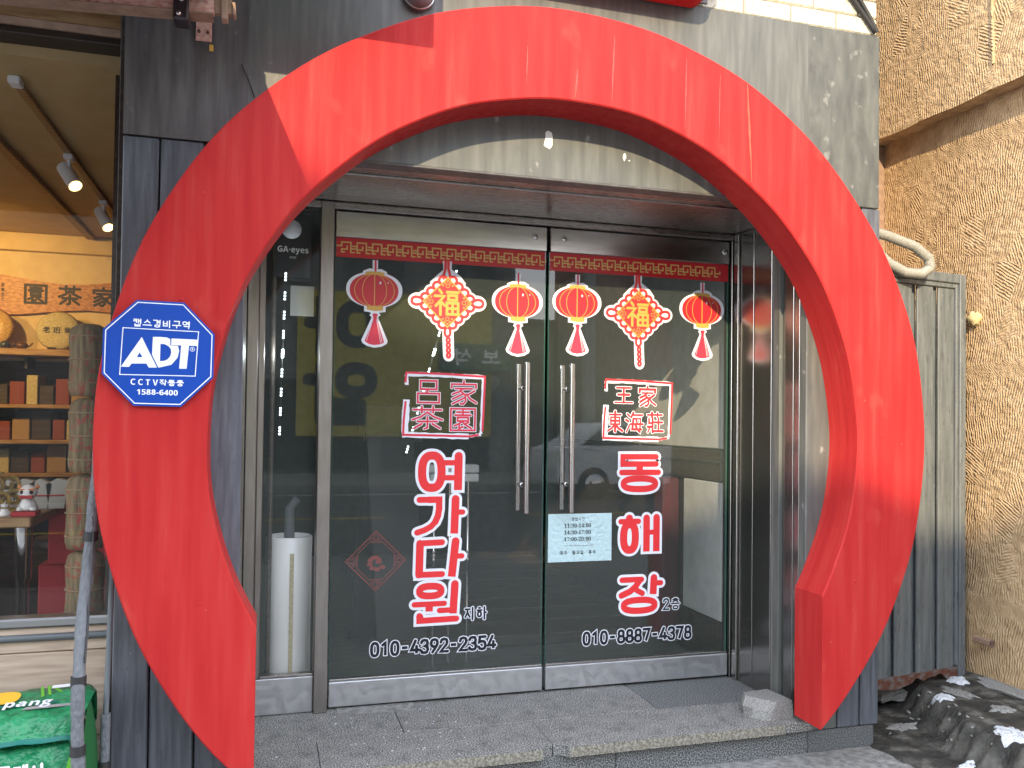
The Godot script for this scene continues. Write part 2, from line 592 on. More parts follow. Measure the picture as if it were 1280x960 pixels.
func make_materials() -> void:
	# red gloss paint with run-down streaks, paler where it has weathered
	var red := noisy("red_paint", 3, 0.012, [[0.0, lin(0.38, 0.021, 0.022)], [0.45, lin(0.42, 0.027, 0.026)], [0.62, lin(0.43, 0.03, 0.028)], [0.8, lin(0.435, 0.035, 0.032)], [1.0, lin(0.45, 0.048, 0.04)]], Vector3(2.2, 0.16, 2.2), 0.5)
	red.metallic_specular = 0.2
	overlay(red, 11, 0.008, [[0.0, lin(0.34, 0.016, 0.016, 0.5)], [0.25, lin(0.36, 0.018, 0.018, 0.0)], [0.82, lin(0.5, 0.06, 0.045, 0.0)], [0.94, lin(0.5, 0.075, 0.055, 0.3)]], Vector3(0.7, 0.5, 0.7), 4)
	rough_noise(red, 5, 0.02, 0.4, 0.55)
	relief(red, 71, 0.02, 0.1, 5)
	plain("run_rust", lin(0.46, 0.062, 0.026), 0.55)
	plain("run_pale", lin(0.45, 0.046, 0.037), 0.55)
	# the same grey coil paint in several tones; the dark one has shade in it
	var g1 := noisy("grey_sheet", 21, 0.012, [[0.0, lin(0.078, 0.082, 0.076)], [0.45, lin(0.102, 0.107, 0.098)], [0.65, lin(0.112, 0.117, 0.107)], [1.0, lin(0.14, 0.144, 0.132)]], Vector3(3.2, 0.35, 3.2), 0.55)
	overlay(g1, 22, 0.016, [[0.0, lin(0.07, 0.075, 0.075, 0.6)], [0.33, lin(0.09, 0.1, 0.1, 0.0)], [0.88, lin(0.4, 0.4, 0.37, 0.0)], [0.95, lin(0.42, 0.42, 0.39, 0.5)]], Vector3(0.8, 0.5, 0.8), 6)
	var g5 := noisy("grey_sheet_worn", 121, 0.012, [[0.0, lin(0.06, 0.064, 0.06)], [0.45, lin(0.084, 0.089, 0.082)], [0.65, lin(0.096, 0.101, 0.092)], [1.0, lin(0.125, 0.129, 0.118)]], Vector3(2.2, 0.5, 2.2), 0.55)
	overlay(g5, 122, 0.014, [[0.0, lin(0.05, 0.052, 0.05, 0.6)], [0.36, lin(0.06, 0.062, 0.06, 0.0)], [0.8, lin(0.22, 0.22, 0.2, 0.0)], [0.9, lin(0.26, 0.26, 0.24, 0.5)]], Vector3(1.1, 0.8, 1.1), 6)
	var g2 := noisy("dark_sheet", 23, 0.012, [[0.0, lin(0.06, 0.055, 0.053)], [0.5, lin(0.088, 0.082, 0.08)], [1.0, lin(0.125, 0.12, 0.115)]], Vector3(3.4, 0.3, 3.4), 0.5)  # darker copy of the grey sheet: shade on the left end put into the colour
	overlay(g2, 24, 0.018, [[0.0, lin(0.05, 0.035, 0.03, 0.4)], [0.3, lin(0.05, 0.04, 0.035, 0.0)], [0.86, lin(0.2, 0.2, 0.19, 0.0)], [0.97, lin(0.22, 0.22, 0.21, 0.4)]], Vector3(1.2, 0.6, 1.2), 6)
	var g3 := noisy("blue_grey_board", 25, 0.012, [[0.0, lin(0.06, 0.066, 0.078)], [0.5, lin(0.09, 0.1, 0.118)], [1.0, lin(0.13, 0.142, 0.16)]], Vector3(5.0, 0.4, 5.0), 0.42)
	overlay(g3, 26, 0.03, [[0.0, lin(0.05, 0.05, 0.05, 0.5)], [0.25, lin(0.06, 0.06, 0.06, 0.0)], [0.9, lin(0.3, 0.3, 0.29, 0.0)], [0.97, lin(0.34, 0.34, 0.33, 0.5)]], Vector3(1.6, 1.1, 1.6), 6)
	var g4 := noisy("gate_paint", 27, 0.012, [[0.0, lin(0.09, 0.104, 0.11)], [0.5, lin(0.125, 0.14, 0.145)], [1.0, lin(0.17, 0.185, 0.185)]], Vector3(4.0, 0.35, 4.0), 0.5)
	overlay(g4, 28, 0.03, [[0.0, lin(0.04, 0.04, 0.045, 0.7)], [0.3, lin(0.05, 0.05, 0.05, 0.0)], [0.86, lin(0.38, 0.38, 0.36, 0.0)], [0.95, lin(0.42, 0.42, 0.4, 0.5)]], Vector3(1.6, 0.5, 1.6), 6)
	noisy("rusty_paint", 29, 0.03, [[0.0, lin(0.06, 0.02, 0.012)], [0.45, lin(0.13, 0.05, 0.03)], [0.6, lin(0.12, 0.09, 0.085)], [1.0, lin(0.15, 0.16, 0.17)]], Vector3(0.9, 1.5, 0.9), 0.8, 0.0, 6)
	# brushed stainless steel
	var st := noisy("steel", 31, 0.012, [[0.0, lin(0.44, 0.43, 0.41)], [1.0, lin(0.54, 0.525, 0.505)]], Vector3(0.7, 5, 5), 0.26, 1.0)
	st.roughness = 0.24
	var sh := noisy("steel_dull", 33, 0.02, [[0.0, lin(0.36, 0.33, 0.31)], [1.0, lin(0.46, 0.43, 0.41)]], Vector3(0.8, 7, 7), 0.4, 1.0)
	rough_noise(sh, 34, 0.025, 0.24, 0.36)
	var sd := noisy("steel_jamb", 35, 0.02, [[0.0, lin(0.33, 0.32, 0.305)], [1.0, lin(0.4, 0.39, 0.37)]], Vector3(0.7, 9, 9), 0.24, 1.0)
	rough_noise(sd, 36, 0.02, 0.2, 0.27)
	var sv2 := noisy("steel_dull_v", 37, 0.012, [[0.0, lin(0.32, 0.295, 0.28)], [1.0, lin(0.38, 0.355, 0.335)]], Vector3(5, 0.6, 5), 0.4, 1.0)
	rough_noise(sv2, 38, 0.02, 0.34, 0.44)
	plain("chrome", lin(0.62, 0.61, 0.6), 0.14, 1.0)
	plain("bolt", lin(0.4, 0.4, 0.4), 0.35, 1.0)
	var gl := plain("glass", lin(0.2, 0.24, 0.215, 0.13), 0.0)
	gl.transparency = BaseMaterial3D.TRANSPARENCY_ALPHA
	gl.metallic_specular = 0.5
	var gc := plain("glass_clear", Color(0.2, 0.22, 0.2, 0.05), 0.0)
	gc.transparency = BaseMaterial3D.TRANSPARENCY_ALPHA
	plain("glass_edge", lin(0.03, 0.1, 0.075), 0.1)
	plain("black_gap", lin(0.012, 0.012, 0.012), 0.8)
	plain("black_rubber", lin(0.02, 0.02, 0.02), 0.6)
	# stone and ground
	var gr := noisy("granite", 41, 0.1, [[0.15, lin(0.02, 0.02, 0.02)], [0.4, lin(0.1, 0.099, 0.093)], [0.55, lin(0.19, 0.186, 0.174)], [0.7, lin(0.28, 0.275, 0.255)], [0.9, lin(0.5, 0.49, 0.46)]], Vector3(2.4, 2.4, 2.4), 0.75, 0.0, 2)
	overlay(gr, 42, 0.015, [[0.0, lin(0.05, 0.05, 0.048, 0.75)], [0.36, lin(0.08, 0.08, 0.075, 0.1)], [0.62, lin(0.2, 0.2, 0.19, 0.0)], [1.0, lin(0.3, 0.28, 0.24, 0.55)]], Vector3(1.0, 1.0, 1.0), 5)
	relief(gr, 43, 0.2, 0.08, 2)
	var gd := noisy("granite_dark", 44, 0.1, [[0.1, lin(0.03, 0.032, 0.032)], [0.45, lin(0.09, 0.094, 0.094)], [0.65, lin(0.13, 0.135, 0.135)], [1.0, lin(0.24, 0.24, 0.24)]], Vector3(2.4, 2.4, 2.4), 0.6, 0.0, 2)
	noisy("granite_riser", 48, 0.1, [[0.15, lin(0.02, 0.021, 0.021)], [0.4, lin(0.07, 0.073, 0.072)], [0.55, lin(0.12, 0.124, 0.122)], [0.7, lin(0.18, 0.183, 0.18)], [0.9, lin(0.34, 0.34, 0.33)]], Vector3(2.4, 2.4, 2.4), 0.75, 0.0, 2)
	relief(gd, 45, 0.2, 0.06, 2)
	var ge := noisy("granite_worn", 46, 0.03, [[0.0, lin(0.08, 0.072, 0.055)], [0.4, lin(0.17, 0.155, 0.12)], [0.6, lin(0.22, 0.205, 0.165)], [1.0, lin(0.34, 0.33, 0.28)]], Vector3(4, 4, 4), 0.85, 0.0, 4)
	relief(ge, 47, 0.06, 0.2, 4)
	var co := noisy("concrete", 51, 0.03, [[0.0, lin(0.11, 0.108, 0.1)], [0.5, lin(0.19, 0.187, 0.175)], [1.0, lin(0.28, 0.275, 0.26)]], Vector3(1.2, 1.2, 1.2), 0.85, 0.0, 6)
	overlay(co, 52, 0.12, [[0.0, lin(0.05, 0.05, 0.05, 0.6)], [0.3, lin(0.1, 0.1, 0.1, 0.0)], [0.7, lin(0.3, 0.3, 0.29, 0.0)], [0.95, lin(0.36, 0.35, 0.33, 0.7)]], Vector3(1.6, 1.6, 1.6), 3)
	relief(co, 53, 0.06, 0.5, 5)
	var wet := noisy("wet_concrete", 54, 0.012, [[0.0, lin(0.014, 0.013, 0.011)], [0.45, lin(0.03, 0.028, 0.023)], [0.62, lin(0.055, 0.051, 0.042)], [0.76, lin(0.09, 0.085, 0.073)], [1.0, lin(0.15, 0.143, 0.125)]], Vector3(1.0, 1.0, 1.0), 0.5, 0.0, 6)
	rough_noise(wet, 55, 0.02, 0.6, 0.95)
	relief(wet, 56, 0.09, 0.5, 5)
	noisy("asphalt", 57, 0.2, [[0.0, lin(0.03, 0.03, 0.03)], [1.0, lin(0.09, 0.09, 0.09)]], Vector3(1.2, 1.2, 1.2), 0.9, 0.0, 3)
	var sn := noisy("snow", 58, 0.05, [[0.0, lin(0.4, 0.42, 0.45)], [0.5, lin(0.55, 0.57, 0.6)], [1.0, lin(0.66, 0.68, 0.7)]], Vector3(3, 3, 3), 0.7)
	relief(sn, 59, 0.05, 0.6, 4)
	noisy("broken_stone", 60, 0.06, [[0.0, lin(0.12, 0.12, 0.11)], [0.5, lin(0.24, 0.235, 0.22)], [1.0, lin(0.38, 0.37, 0.34)]], Vector3(3, 3, 3), 0.9, 0.0, 5)
	relief(mats.broken_stone, 61, 0.08, 0.4, 5)
	# combed stucco
	var tan1 := noisy("stucco", 62, 0.02, [[0.0, lin(0.38, 0.255, 0.135)], [0.5, lin(0.5, 0.345, 0.19)], [1.0, lin(0.58, 0.41, 0.24)]], Vector3(0.9, 0.9, 0.9), 0.9, 0.0, 5)
	tan1.heightmap_enabled = true
	tan1.heightmap_texture = comb_texture(768)
	tan1.heightmap_scale = 1.0
	tan1.uv1_triplanar_sharpness = 8.0
	noisy("plaster_pink", 64, 0.03, [[0.0, lin(0.25, 0.16, 0.11)], [1.0, lin(0.36, 0.24, 0.17)]], Vector3(1, 1, 1), 0.9)
	var wb := noisy("white_brick", 65, 0.03, [[0.0, lin(0.4, 0.34, 0.22)], [0.4, lin(0.58, 0.53, 0.4)], [1.0, lin(0.7, 0.67, 0.56)]], Vector3(2, 2, 2), 0.8, 0.0, 6)
	relief(wb, 66, 0.05, 0.2)
	plain("mortar", lin(0.26, 0.23, 0.18), 0.9)
	# woods, shop
	noisy("pale_board", 67, 0.014, [[0.0, lin(0.36, 0.27, 0.2)], [0.5, lin(0.46, 0.355, 0.27)], [1.0, lin(0.53, 0.425, 0.33)]], Vector3(0.5, 5, 5), 0.55, 0.0, 5)
	noisy("warm_wood", 68, 0.014, [[0.0, lin(0.2, 0.11, 0.045)], [0.5, lin(0.33, 0.2, 0.09)], [1.0, lin(0.42, 0.27, 0.13)]], Vector3(0.6, 5, 5), 0.5, 0.0, 5)
	noisy("plaque_wood", 69, 0.02, [[0.0, lin(0.2, 0.07, 0.02)], [0.45, lin(0.38, 0.15, 0.045)], [1.0, lin(0.52, 0.25, 0.09)]], Vector3(2, 5, 5), 0.45, 0.0, 6)
	noisy("dark_wood", 70, 0.014, [[0.0, lin(0.02, 0.014, 0.01)], [1.0, lin(0.06, 0.042, 0.03)]], Vector3(0.6, 4, 4), 0.5, 0.0, 5)
	noisy("cream_wall", 72, 0.02, [[0.0, lin(0.56, 0.44, 0.26)], [1.0, lin(0.64, 0.52, 0.33)]], Vector3(0.7, 0.7, 0.7), 0.85)
	noisy("shop_ceiling", 73, 0.02, [[0.0, lin(0.52, 0.38, 0.18)], [1.0, lin(0.6, 0.45, 0.23)]], Vector3(0.5, 0.5, 0.5), 0.6)
	noisy("hall_floor", 74, 0.014, [[0.0, lin(0.05, 0.052, 0.048)], [0.5, lin(0.085, 0.086, 0.078)], [1.0, lin(0.12, 0.12, 0.105)]], Vector3(0.6, 4, 4), 0.35, 0.0, 5)
	noisy("hall_wall", 75, 0.02, [[0.0, lin(0.42, 0.43, 0.4)], [1.0, lin(0.52, 0.53, 0.5)]], Vector3(0.8, 0.8, 0.8), 0.7)
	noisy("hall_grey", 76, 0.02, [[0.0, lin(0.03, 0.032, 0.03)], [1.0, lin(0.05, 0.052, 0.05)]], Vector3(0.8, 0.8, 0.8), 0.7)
	noisy("bamboo_wrap", 77, 0.014, [[0.0, lin(0.07, 0.05, 0.022)], [0.5, lin(0.2, 0.145, 0.07)], [1.0, lin(0.3, 0.23, 0.12)]], Vector3(6, 0.6, 6), 0.8, 0.0, 5)
	overlay(mats.bamboo_wrap, 78, 0.02, [[0.0, lin(0.35, 0.04, 0.03, 0.0)], [0.66, lin(0.35, 0.04, 0.03, 0.0)], [0.72, lin(0.35, 0.035, 0.03, 0.7)]], Vector3(2.2, 2.2, 2.2), 3)
	noisy("tea_paper", 79, 0.03, [[0.0, lin(0.34, 0.29, 0.16)], [1.0, lin(0.52, 0.47, 0.3)]], Vector3(3, 3, 3), 0.8, 0.0, 5)
	noisy("tea_cake", 80, 0.05, [[0.0, lin(0.2, 0.09, 0.02)], [0.5, lin(0.5, 0.31, 0.1)], [1.0, lin(0.72, 0.58, 0.3)]], Vector3(3, 3, 3), 0.35, 0.0, 5)
	noisy("gold", 81, 0.06, [[0.0, lin(0.3, 0.2, 0.05)], [1.0, lin(0.78, 0.6, 0.24)]], Vector3(8, 8, 8), 0.28, 1.0)
	relief(mats.gold, 82, 0.06, 0.6, 3)
	plain("porcelain", lin(0.72, 0.71, 0.68), 0.25)
	plain("clay", lin(0.09, 0.04, 0.022), 0.4)
	plain("blue_glaze", lin(0.03, 0.04, 0.06), 0.3)
	plain("red_cloth", lin(0.42, 0.03, 0.035), 0.8)
	plain("orange_glaze", lin(0.6, 0.2, 0.05), 0.35)
	plain("plastic_wrap", lin(0.5, 0.48, 0.42), 0.2)
	plain("white_paper", lin(0.7, 0.7, 0.68), 0.8)
	plain("kraft", lin(0.3, 0.2, 0.11), 0.8)
	plain("maroon_paint", lin(0.06, 0.012, 0.016), 0.6)
	plain("ink", lin(0.015, 0.014, 0.014), 0.6)
	# vinyl graphics
	plain("vinyl_white", lin(0.74, 0.76, 0.82), 0.45)
	plain("vinyl_red", lin(0.74, 0.03, 0.035), 0.4)
	plain("lantern_red", lin(0.52, 0.018, 0.03), 0.4)
	plain("vinyl_red_deep", lin(0.5, 0.014, 0.022), 0.4)
	plain("vinyl_crimson", lin(0.66, 0.035, 0.07), 0.4)
	plain("vinyl_gold", lin(0.6, 0.35, 0.07), 0.4)
	plain("band_gold", lin(0.62, 0.42, 0.14), 0.45)
	plain("vinyl_navy", lin(0.005, 0.006, 0.013), 0.55)
	plain("vinyl_dim_red", lin(0.18, 0.015, 0.012), 0.5)
	plain("sign_blue", lin(0.0, 0.05, 0.34), 0.35)
	plain("sign_white", lin(0.78, 0.79, 0.82), 0.4)
	var np := noisy("notice_paper", 83, 0.03, [[0.0, lin(0.42, 0.58, 0.61)], [1.0, lin(0.5, 0.66, 0.68)]], Vector3(3, 3, 3), 0.7)
	relief(np, 84, 0.02, 0.3, 3)
	# foreground things
	var foam := noisy("pipe_foam", 85, 0.03, [[0.0, lin(0.1, 0.107, 0.117)], [1.0, lin(0.155, 0.163, 0.175)]], Vector3(4, 2, 4), 0.75)
	relief(foam, 86, 0.03, 0.4)
	plain("conduit", lin(0.11, 0.125, 0.135), 0.5)
	noisy("hose_plastic", 87, 0.03, [[0.0, lin(0.22, 0.22, 0.19)], [1.0, lin(0.34, 0.335, 0.29)]], Vector3(4, 4, 4), 0.6)
	var bg := noisy("bag_green", 88, 0.015, [[0.0, lin(0.008, 0.14, 0.055)], [1.0, lin(0.02, 0.26, 0.1)]], Vector3(1.5, 1.5, 1.5), 0.38)
	relief(bg, 89, 0.015, 1.6, 4)
	plain("bag_dark", lin(0.015, 0.1, 0.03), 0.45)
	plain("bag_teal", lin(0.0, 0.13, 0.1), 0.5)
	plain("bag_leaf", lin(0.12, 0.4, 0.03), 0.45)
	plain("bag_yellow", lin(0.8, 0.45, 0.03), 0.45)
	var sv := plain("bag_silver", lin(0.5, 0.5, 0.53), 0.35, 0.6)
	sv.resource_name = "bag_silver"
	noisy("beam_paint", 90, 0.03, [[0.0, lin(0.42, 0.16, 0.12)], [0.5, lin(0.55, 0.32, 0.26)], [1.0, lin(0.62, 0.44, 0.36)]], Vector3(2, 3, 3), 0.5)
	plain("box_grey", lin(0.16, 0.16, 0.165), 0.5)
	plain("canvas", lin(0.2, 0.05, 0.045), 0.85)
	plain("bracket_dark", lin(0.06, 0.05, 0.055), 0.4, 0.6)
	plain("foam_yellow", lin(0.5, 0.4, 0.2), 0.9)
	# across the street
	noisy("sign_yellow", 91, 0.02, [[0.0, lin(0.4, 0.33, 0.03)], [1.0, lin(0.46, 0.38, 0.04)]], Vector3(0.3, 0.3, 0.3), 0.5)
	plain("sign_green", lin(0.01, 0.09, 0.06), 0.5)
	noisy("render_grey", 92, 0.02, [[0.0, lin(0.15, 0.15, 0.145)], [1.0, lin(0.22, 0.22, 0.21)]], Vector3(0.3, 0.3, 0.3), 0.9)
	noisy("siding_cream", 93, 0.02, [[0.0, lin(0.5, 0.46, 0.36)], [1.0, lin(0.6, 0.56, 0.45)]], Vector3(0.3, 0.3, 0.3), 0.8)
	noisy("brown_brick", 94, 0.05, [[0.0, lin(0.13, 0.06, 0.04)], [1.0, lin(0.24, 0.12, 0.08)]], Vector3(0.5, 0.5, 0.5), 0.9)
	plain("dark_pane", lin(0.02, 0.025, 0.03), 0.08)
	var cw := plain("car_white", lin(0.72, 0.72, 0.72), 0.3)
	cw.clearcoat_enabled = true
	cw.clearcoat = 0.8
	plain("tyre", lin(0.02, 0.02, 0.02), 0.8)
	plain("road_white", lin(0.62, 0.62, 0.6), 0.8)
	plain("road_yellow", lin(0.6, 0.4, 0.04), 0.8)
	var led := plain("led", Color(0.9, 0.97, 1.0), 0.4)
	led.emission_enabled = true
	led.emission = Color(0.9, 0.97, 1.0)
	led.emission_energy_multiplier = 2.2
	var lens := plain("spot_lens", Color(1, 0.9, 0.6), 0.4)
	lens.emission_enabled = true
	lens.emission = Color(1.0, 0.86, 0.5)
	lens.emission_energy_multiplier = 4.0

# relief of stucco combed in short patches, each its own way
func comb_texture(n: int) -> ImageTexture:
	var cell := FastNoiseLite.new()
	cell.seed = 4
	cell.noise_type = FastNoiseLite.TYPE_CELLULAR
	cell.cellular_return_type = FastNoiseLite.RETURN_CELL_VALUE
	cell.cellular_jitter = 1.0
	cell.frequency = 0.011
	cell.fractal_type = FastNoiseLite.FRACTAL_NONE
	cell.domain_warp_enabled = true
	cell.domain_warp_amplitude = 18.0
	cell.domain_warp_frequency = 0.012
	var warp := FastNoiseLite.new()
	warp.seed = 9
	warp.frequency = 0.03
	warp.fractal_octaves = 4
	var a := cell.get_seamless_image(n, n)
	a.convert(Image.FORMAT_L8)
	var b := warp.get_seamless_image(n, n)
	b.convert(Image.FORMAT_L8)
	var da := a.get_data()
	var db := b.get_data()
	var out := PackedByteArray()
	out.resize(n * n)
	var ca := []
	var sa := []
	for i in 256:
		# mostly up and down, some slanting or level
		var h := fposmod(i * 0.61803, 1.0)
		var ang := (h - 0.5) * 0.7 if h < 0.78 else (h - 0.78) * 9.0
		ca.append(cos(ang))
		sa.append(sin(ang))
	for y in n:
		for x in n:
			var i := y * n + x
			var c: int = da[i]
			var w: int = db[i]
			var s := sin((x * ca[c] + y * sa[c]) * 0.66 + w * 0.016)
			var v := 128.0 + s * (18.0 + 0.35 * w) * (0.35 + 0.65 * fposmod(c * 0.37, 1.0)) + (w - 128) * 0.7
			out[i] = clampi(int(v), 0, 255)
	return ImageTexture.create_from_image(Image.create_from_data(n, n, false, Image.FORMAT_L8, out))

# =====================================================================
# setting: ground, pavement, road
# =====================================================================
func build_setting() -> void:
	var st := nb()
	quad(st, Vector3(-150, -0.17, -150), Vector3(150, -0.17, -150), Vector3(150, -0.17, 150), Vector3(-150, -0.17, 150), Vector3.UP)
	obj("ground", st, mats.asphalt, self).set_meta("kind", "structure")
	# pavement in front of the shops, uneven by a few millimetres
	st = nb()
	var nz := FastNoiseLite.new()
	nz.seed = 12
	nz.frequency = 0.9
	st.set_smooth_group(0)
	var h := func(x: float, z: float) -> float: return nz.get_noise_2d(x, z) * 0.008
	var xs := []
	for i in 61:
		xs.append(-8.0 + i * 0.3)
	var zs := [0.0]
	for i in 17:
		zs.append(0.06 + i * 0.24)
	for i in xs.size() - 1:
		for j in zs.size() - 1:
			var p := []
			for q in [[i, j], [i + 1, j], [i + 1, j + 1], [i, j + 1]]:
				p.append(Vector3(xs[q[0]], h.call(xs[q[0]], zs[q[1]]), zs[q[1]]))
			quad(st, p[0], p[1], p[2], p[3], Vector3.UP)
	obj("pavement", st, mats.concrete, self).set_meta("kind", "structure")
	var kerb := structure("kerb")
	for i in 18:
		box("kerb_stone", Vector3(-8.0 + i, -0.16, 3.9), Vector3(-7.005 + i, 0.012, 4.08), 0.01, mats.granite, kerb)
	var road := structure("road")
	box("road_surface", Vector3(-60, -0.17, 4.08), Vector3(60, -0.14, 13.0), 0.0, mats.asphalt, road)
	st = nb()
	for i in 24:
		bx(st, Vector3(-48 + i * 4.0, -0.139, 8.48), Vector3(-46.2 + i * 4.0, -0.136, 8.6))
	obj("road_marking", st, mats.road_yellow, road)
	box("edge_line", Vector3(-60, -0.139, 12.4), Vector3(60, -0.136, 12.52), 0.0, mats.road_white, road)
	box("far_pavement", Vector3(-60, -0.16, 13.0), Vector3(60, 0.0, 17.0), 0.0, mats.concrete, self).set_meta("kind", "structure")

# window of a far building: frame ring and pane
func far_window(parent: Node, x0: float, y0: float, x1: float, y1: float, z: float) -> void:
	var st := nb()
	var t := 0.07
	bx(st, Vector3(x0, y0, z - 0.06), Vector3(x0 + t, y1, z + 0.02))
	bx(st, Vector3(x1 - t, y0, z - 0.06), Vector3(x1, y1, z + 0.02))
	bx(st, Vector3(x0 + t, y0, z - 0.055), Vector3(x1 - t, y0 + t, z + 0.02))
	bx(st, Vector3(x0 + t, y1 - t, z - 0.055), Vector3(x1 - t, y1, z + 0.02))
	bx(st, Vector3((x0 + x1) / 2 - 0.03, y0 + t, z - 0.05), Vector3((x0 + x1) / 2 + 0.03, y1 - t, z + 0.02))
	var w := obj("window", st, mats.box_grey, parent)
	box("pane", Vector3(x0 + t, y0 + t, z - 0.02), Vector3(x1 - t, y1 - t, z + 0.005), 0.0, mats.dark_pane, w)

# what stands across the street: it throws the long soft shadow and is mirrored in the door glass
func build_street_opposite() -> void:
	# tall house with a sloping roof edge
	var a := thing("gable_house", "grey rendered house across the street with a sloping roof edge", "building", Vector3(0, 0, 0))
	var st := nb()
	prism(st, [Vector2(-16, 0), Vector2(-3.86, 0), Vector2(-3.86, 9.08), Vector2(-6.14, 10.15), Vector2(-9.5, 11.7), Vector2(-16, 11.7)], -25.0, -17.2, Transform3D(Basis(Vector3(1, 0, 0), Vector3(0, 1, 0), Vector3(0, 0, -1)), Vector3.ZERO))
	obj("wall", st, mats.render_grey, a)
	for r in 3:
		for k in 4:
			far_window(a, -14.8 + k * 2.7, 1.0 + r * 2.9, -13.2 + k * 2.7, 2.5 + r * 2.9, 17.18)
	# flat shop block with the yellow and the green sign
	var b := thing("shop_block", "flat-roofed shop block across the street with a large yellow sign", "building")
	box("wall", Vector3(-3.85, 0, 17.2), Vector3(6.3, 9.06, 25), 0.0, mats.render_grey, b)
	for r in 2:
		for k in 4:
			far_window(b, -3.2 + k * 2.45, 4.7 + r * 2.2, -1.5 + k * 2.45, 6.1 + r * 2.2, 17.18)
	for k in 3:
		var x := -3.4 + k * 3.1
		box("shop_front", Vector3(x, 0.1, 17.1), Vector3(x + 2.8, 2.3, 17.19), 0.01, mats.dark_pane, b)
	var ys := thing("yellow_shop_sign", "large yellow shop sign with black letters on the flat shop block", "sign")
	box("panel", Vector3(0.7, 0.9, 16.9), Vector3(5.6, 4.5, 17.08), 0.02, mats.sign_yellow, ys)
	var face := Transform3D(Basis(Vector3(-1, 0, 0), Vector3(0, 1, 0), Vector3(0, 0, -1)), Vector3(0, 0, 16.895))
	var i := 0
	for ch in ["아", "알"]:
		st = nb()
		draw(st, hangul(ch), boxmap(Rect2(0, 0, 100, 100), Vector2(-2.6, 2.95 - i * 1.65), Vector2(-1.0, 4.3 - i * 1.65)), 0.15, 0.0, face, 0.0, 0.002)
		obj("letter", st, mats.ink, ys)
		i += 1
	var gs := thing("green_shop_sign", "dark green sign with white letters beside the yellow shop sign", "sign")
	box("panel", Vector3(4.2, 2.6, 16.7), Vector3(6.2, 3.3, 16.88), 0.02, mats.sign_green, gs)
	for k in 2:
		st = nb()
		draw(st, hangul("보석"[k]), boxmap(Rect2(0, 0, 100, 100), Vector2(-5.75 + k * 0.75, 2.75), Vector2(-5.3 + k * 0.75, 3.15)), 0.03, 0.0, face.translated(Vector3(0, 0, -0.2)), 0.0, 0.002)
		obj("letter", st, mats.sign_white, gs)
	var em := Transform3D(face.basis, Vector3(5.6, 2.28, 17.095))
	st = nb()
	for q in [[[-0.27, 0.1], [-0.15, 0.2], [0.15, 0.2], [0.27, 0.1], [0.0, -0.22], [-0.27, 0.1]], [[-0.27, 0.1], [0.27, 0.1]], [[-0.1, 0.1], [0.0, -0.2], [0.1, 0.1], [0.0, 0.2], [-0.1, 0.1]]]:
		ribbon(st, q.map(func(v): return Vector2(v[0], v[1])), 0.012, 0.0, em)
	obj("diamond_emblem", st, mats.sign_white, b).set_meta("kind", "stuff")
	# low cream house seen through the gap, with sky above
	var c := thing("cream_house", "low cream clapboard house behind the gap across the street", "building")
	box("wall", Vector3(7.2, 0, 24), Vector3(12.6, 4.7, 30), 0.0, mats.siding_cream, c)
	for k in 22:
		box("clapboard", Vector3(7.2, 0.2 + k * 0.2, 23.965), Vector3(12.6, 0.385 + k * 0.2, 23.998), 0.012, mats.siding_cream, c)
	far_window(c, 8.4, 2.7, 9.4, 3.7, 23.95)
	far_window(c, 10.4, 2.7, 11.4, 3.7, 23.95)
	st = nb()
	prism(st, [Vector2(7.0, 4.7), Vector2(12.8, 4.7), Vector2(12.8, 4.9), Vector2(7.0, 4.9)], 23.7, 30.2)
	obj("roof", st, mats.render_grey, c)
	var d := thing("brick_house", "brown brick house across the street to the right", "building")
	box("wall", Vector3(9.6, 0, 17.2), Vector3(20, 8.2, 23.5), 0.0, mats.brown_brick, d)
	for r in 2:
		for k in 3:
			far_window(d, 10.4 + k * 3.0, 1.2 + r * 3.4, 12.2 + k * 3.0, 2.9 + r * 3.4, 17.18)
	# utility pole and wires
	var p := thing("utility_pole", "grey concrete utility pole on the far pavement", "utility pole", Vector3(7.0, 0, 13.6))
	latheo("pole", [Vector2(0.17, 0), Vector2(0.1, 8.8), Vector2(0.0, 8.8)], Vector3.ZERO, mats.concrete, p, 14)
	box("cross_arm", Vector3(-0.9, 7.9, -0.06), Vector3(0.9, 8.02, 0.06), 0.01, mats.bolt, p)
	for k in 3:
		var pts := []
		for q in 21:
			var t := q / 20.0
			pts.append(Vector3(-30 + t * 60, 8.0 + k * 0.0 + 1.2 * (2 * t - 1) * (2 * t - 1) - 0.6, 13.3 + k * 0.3))
		tubeo("power_line", pts, 0.014, mats.black_rubber, p, 5)
	build_car()

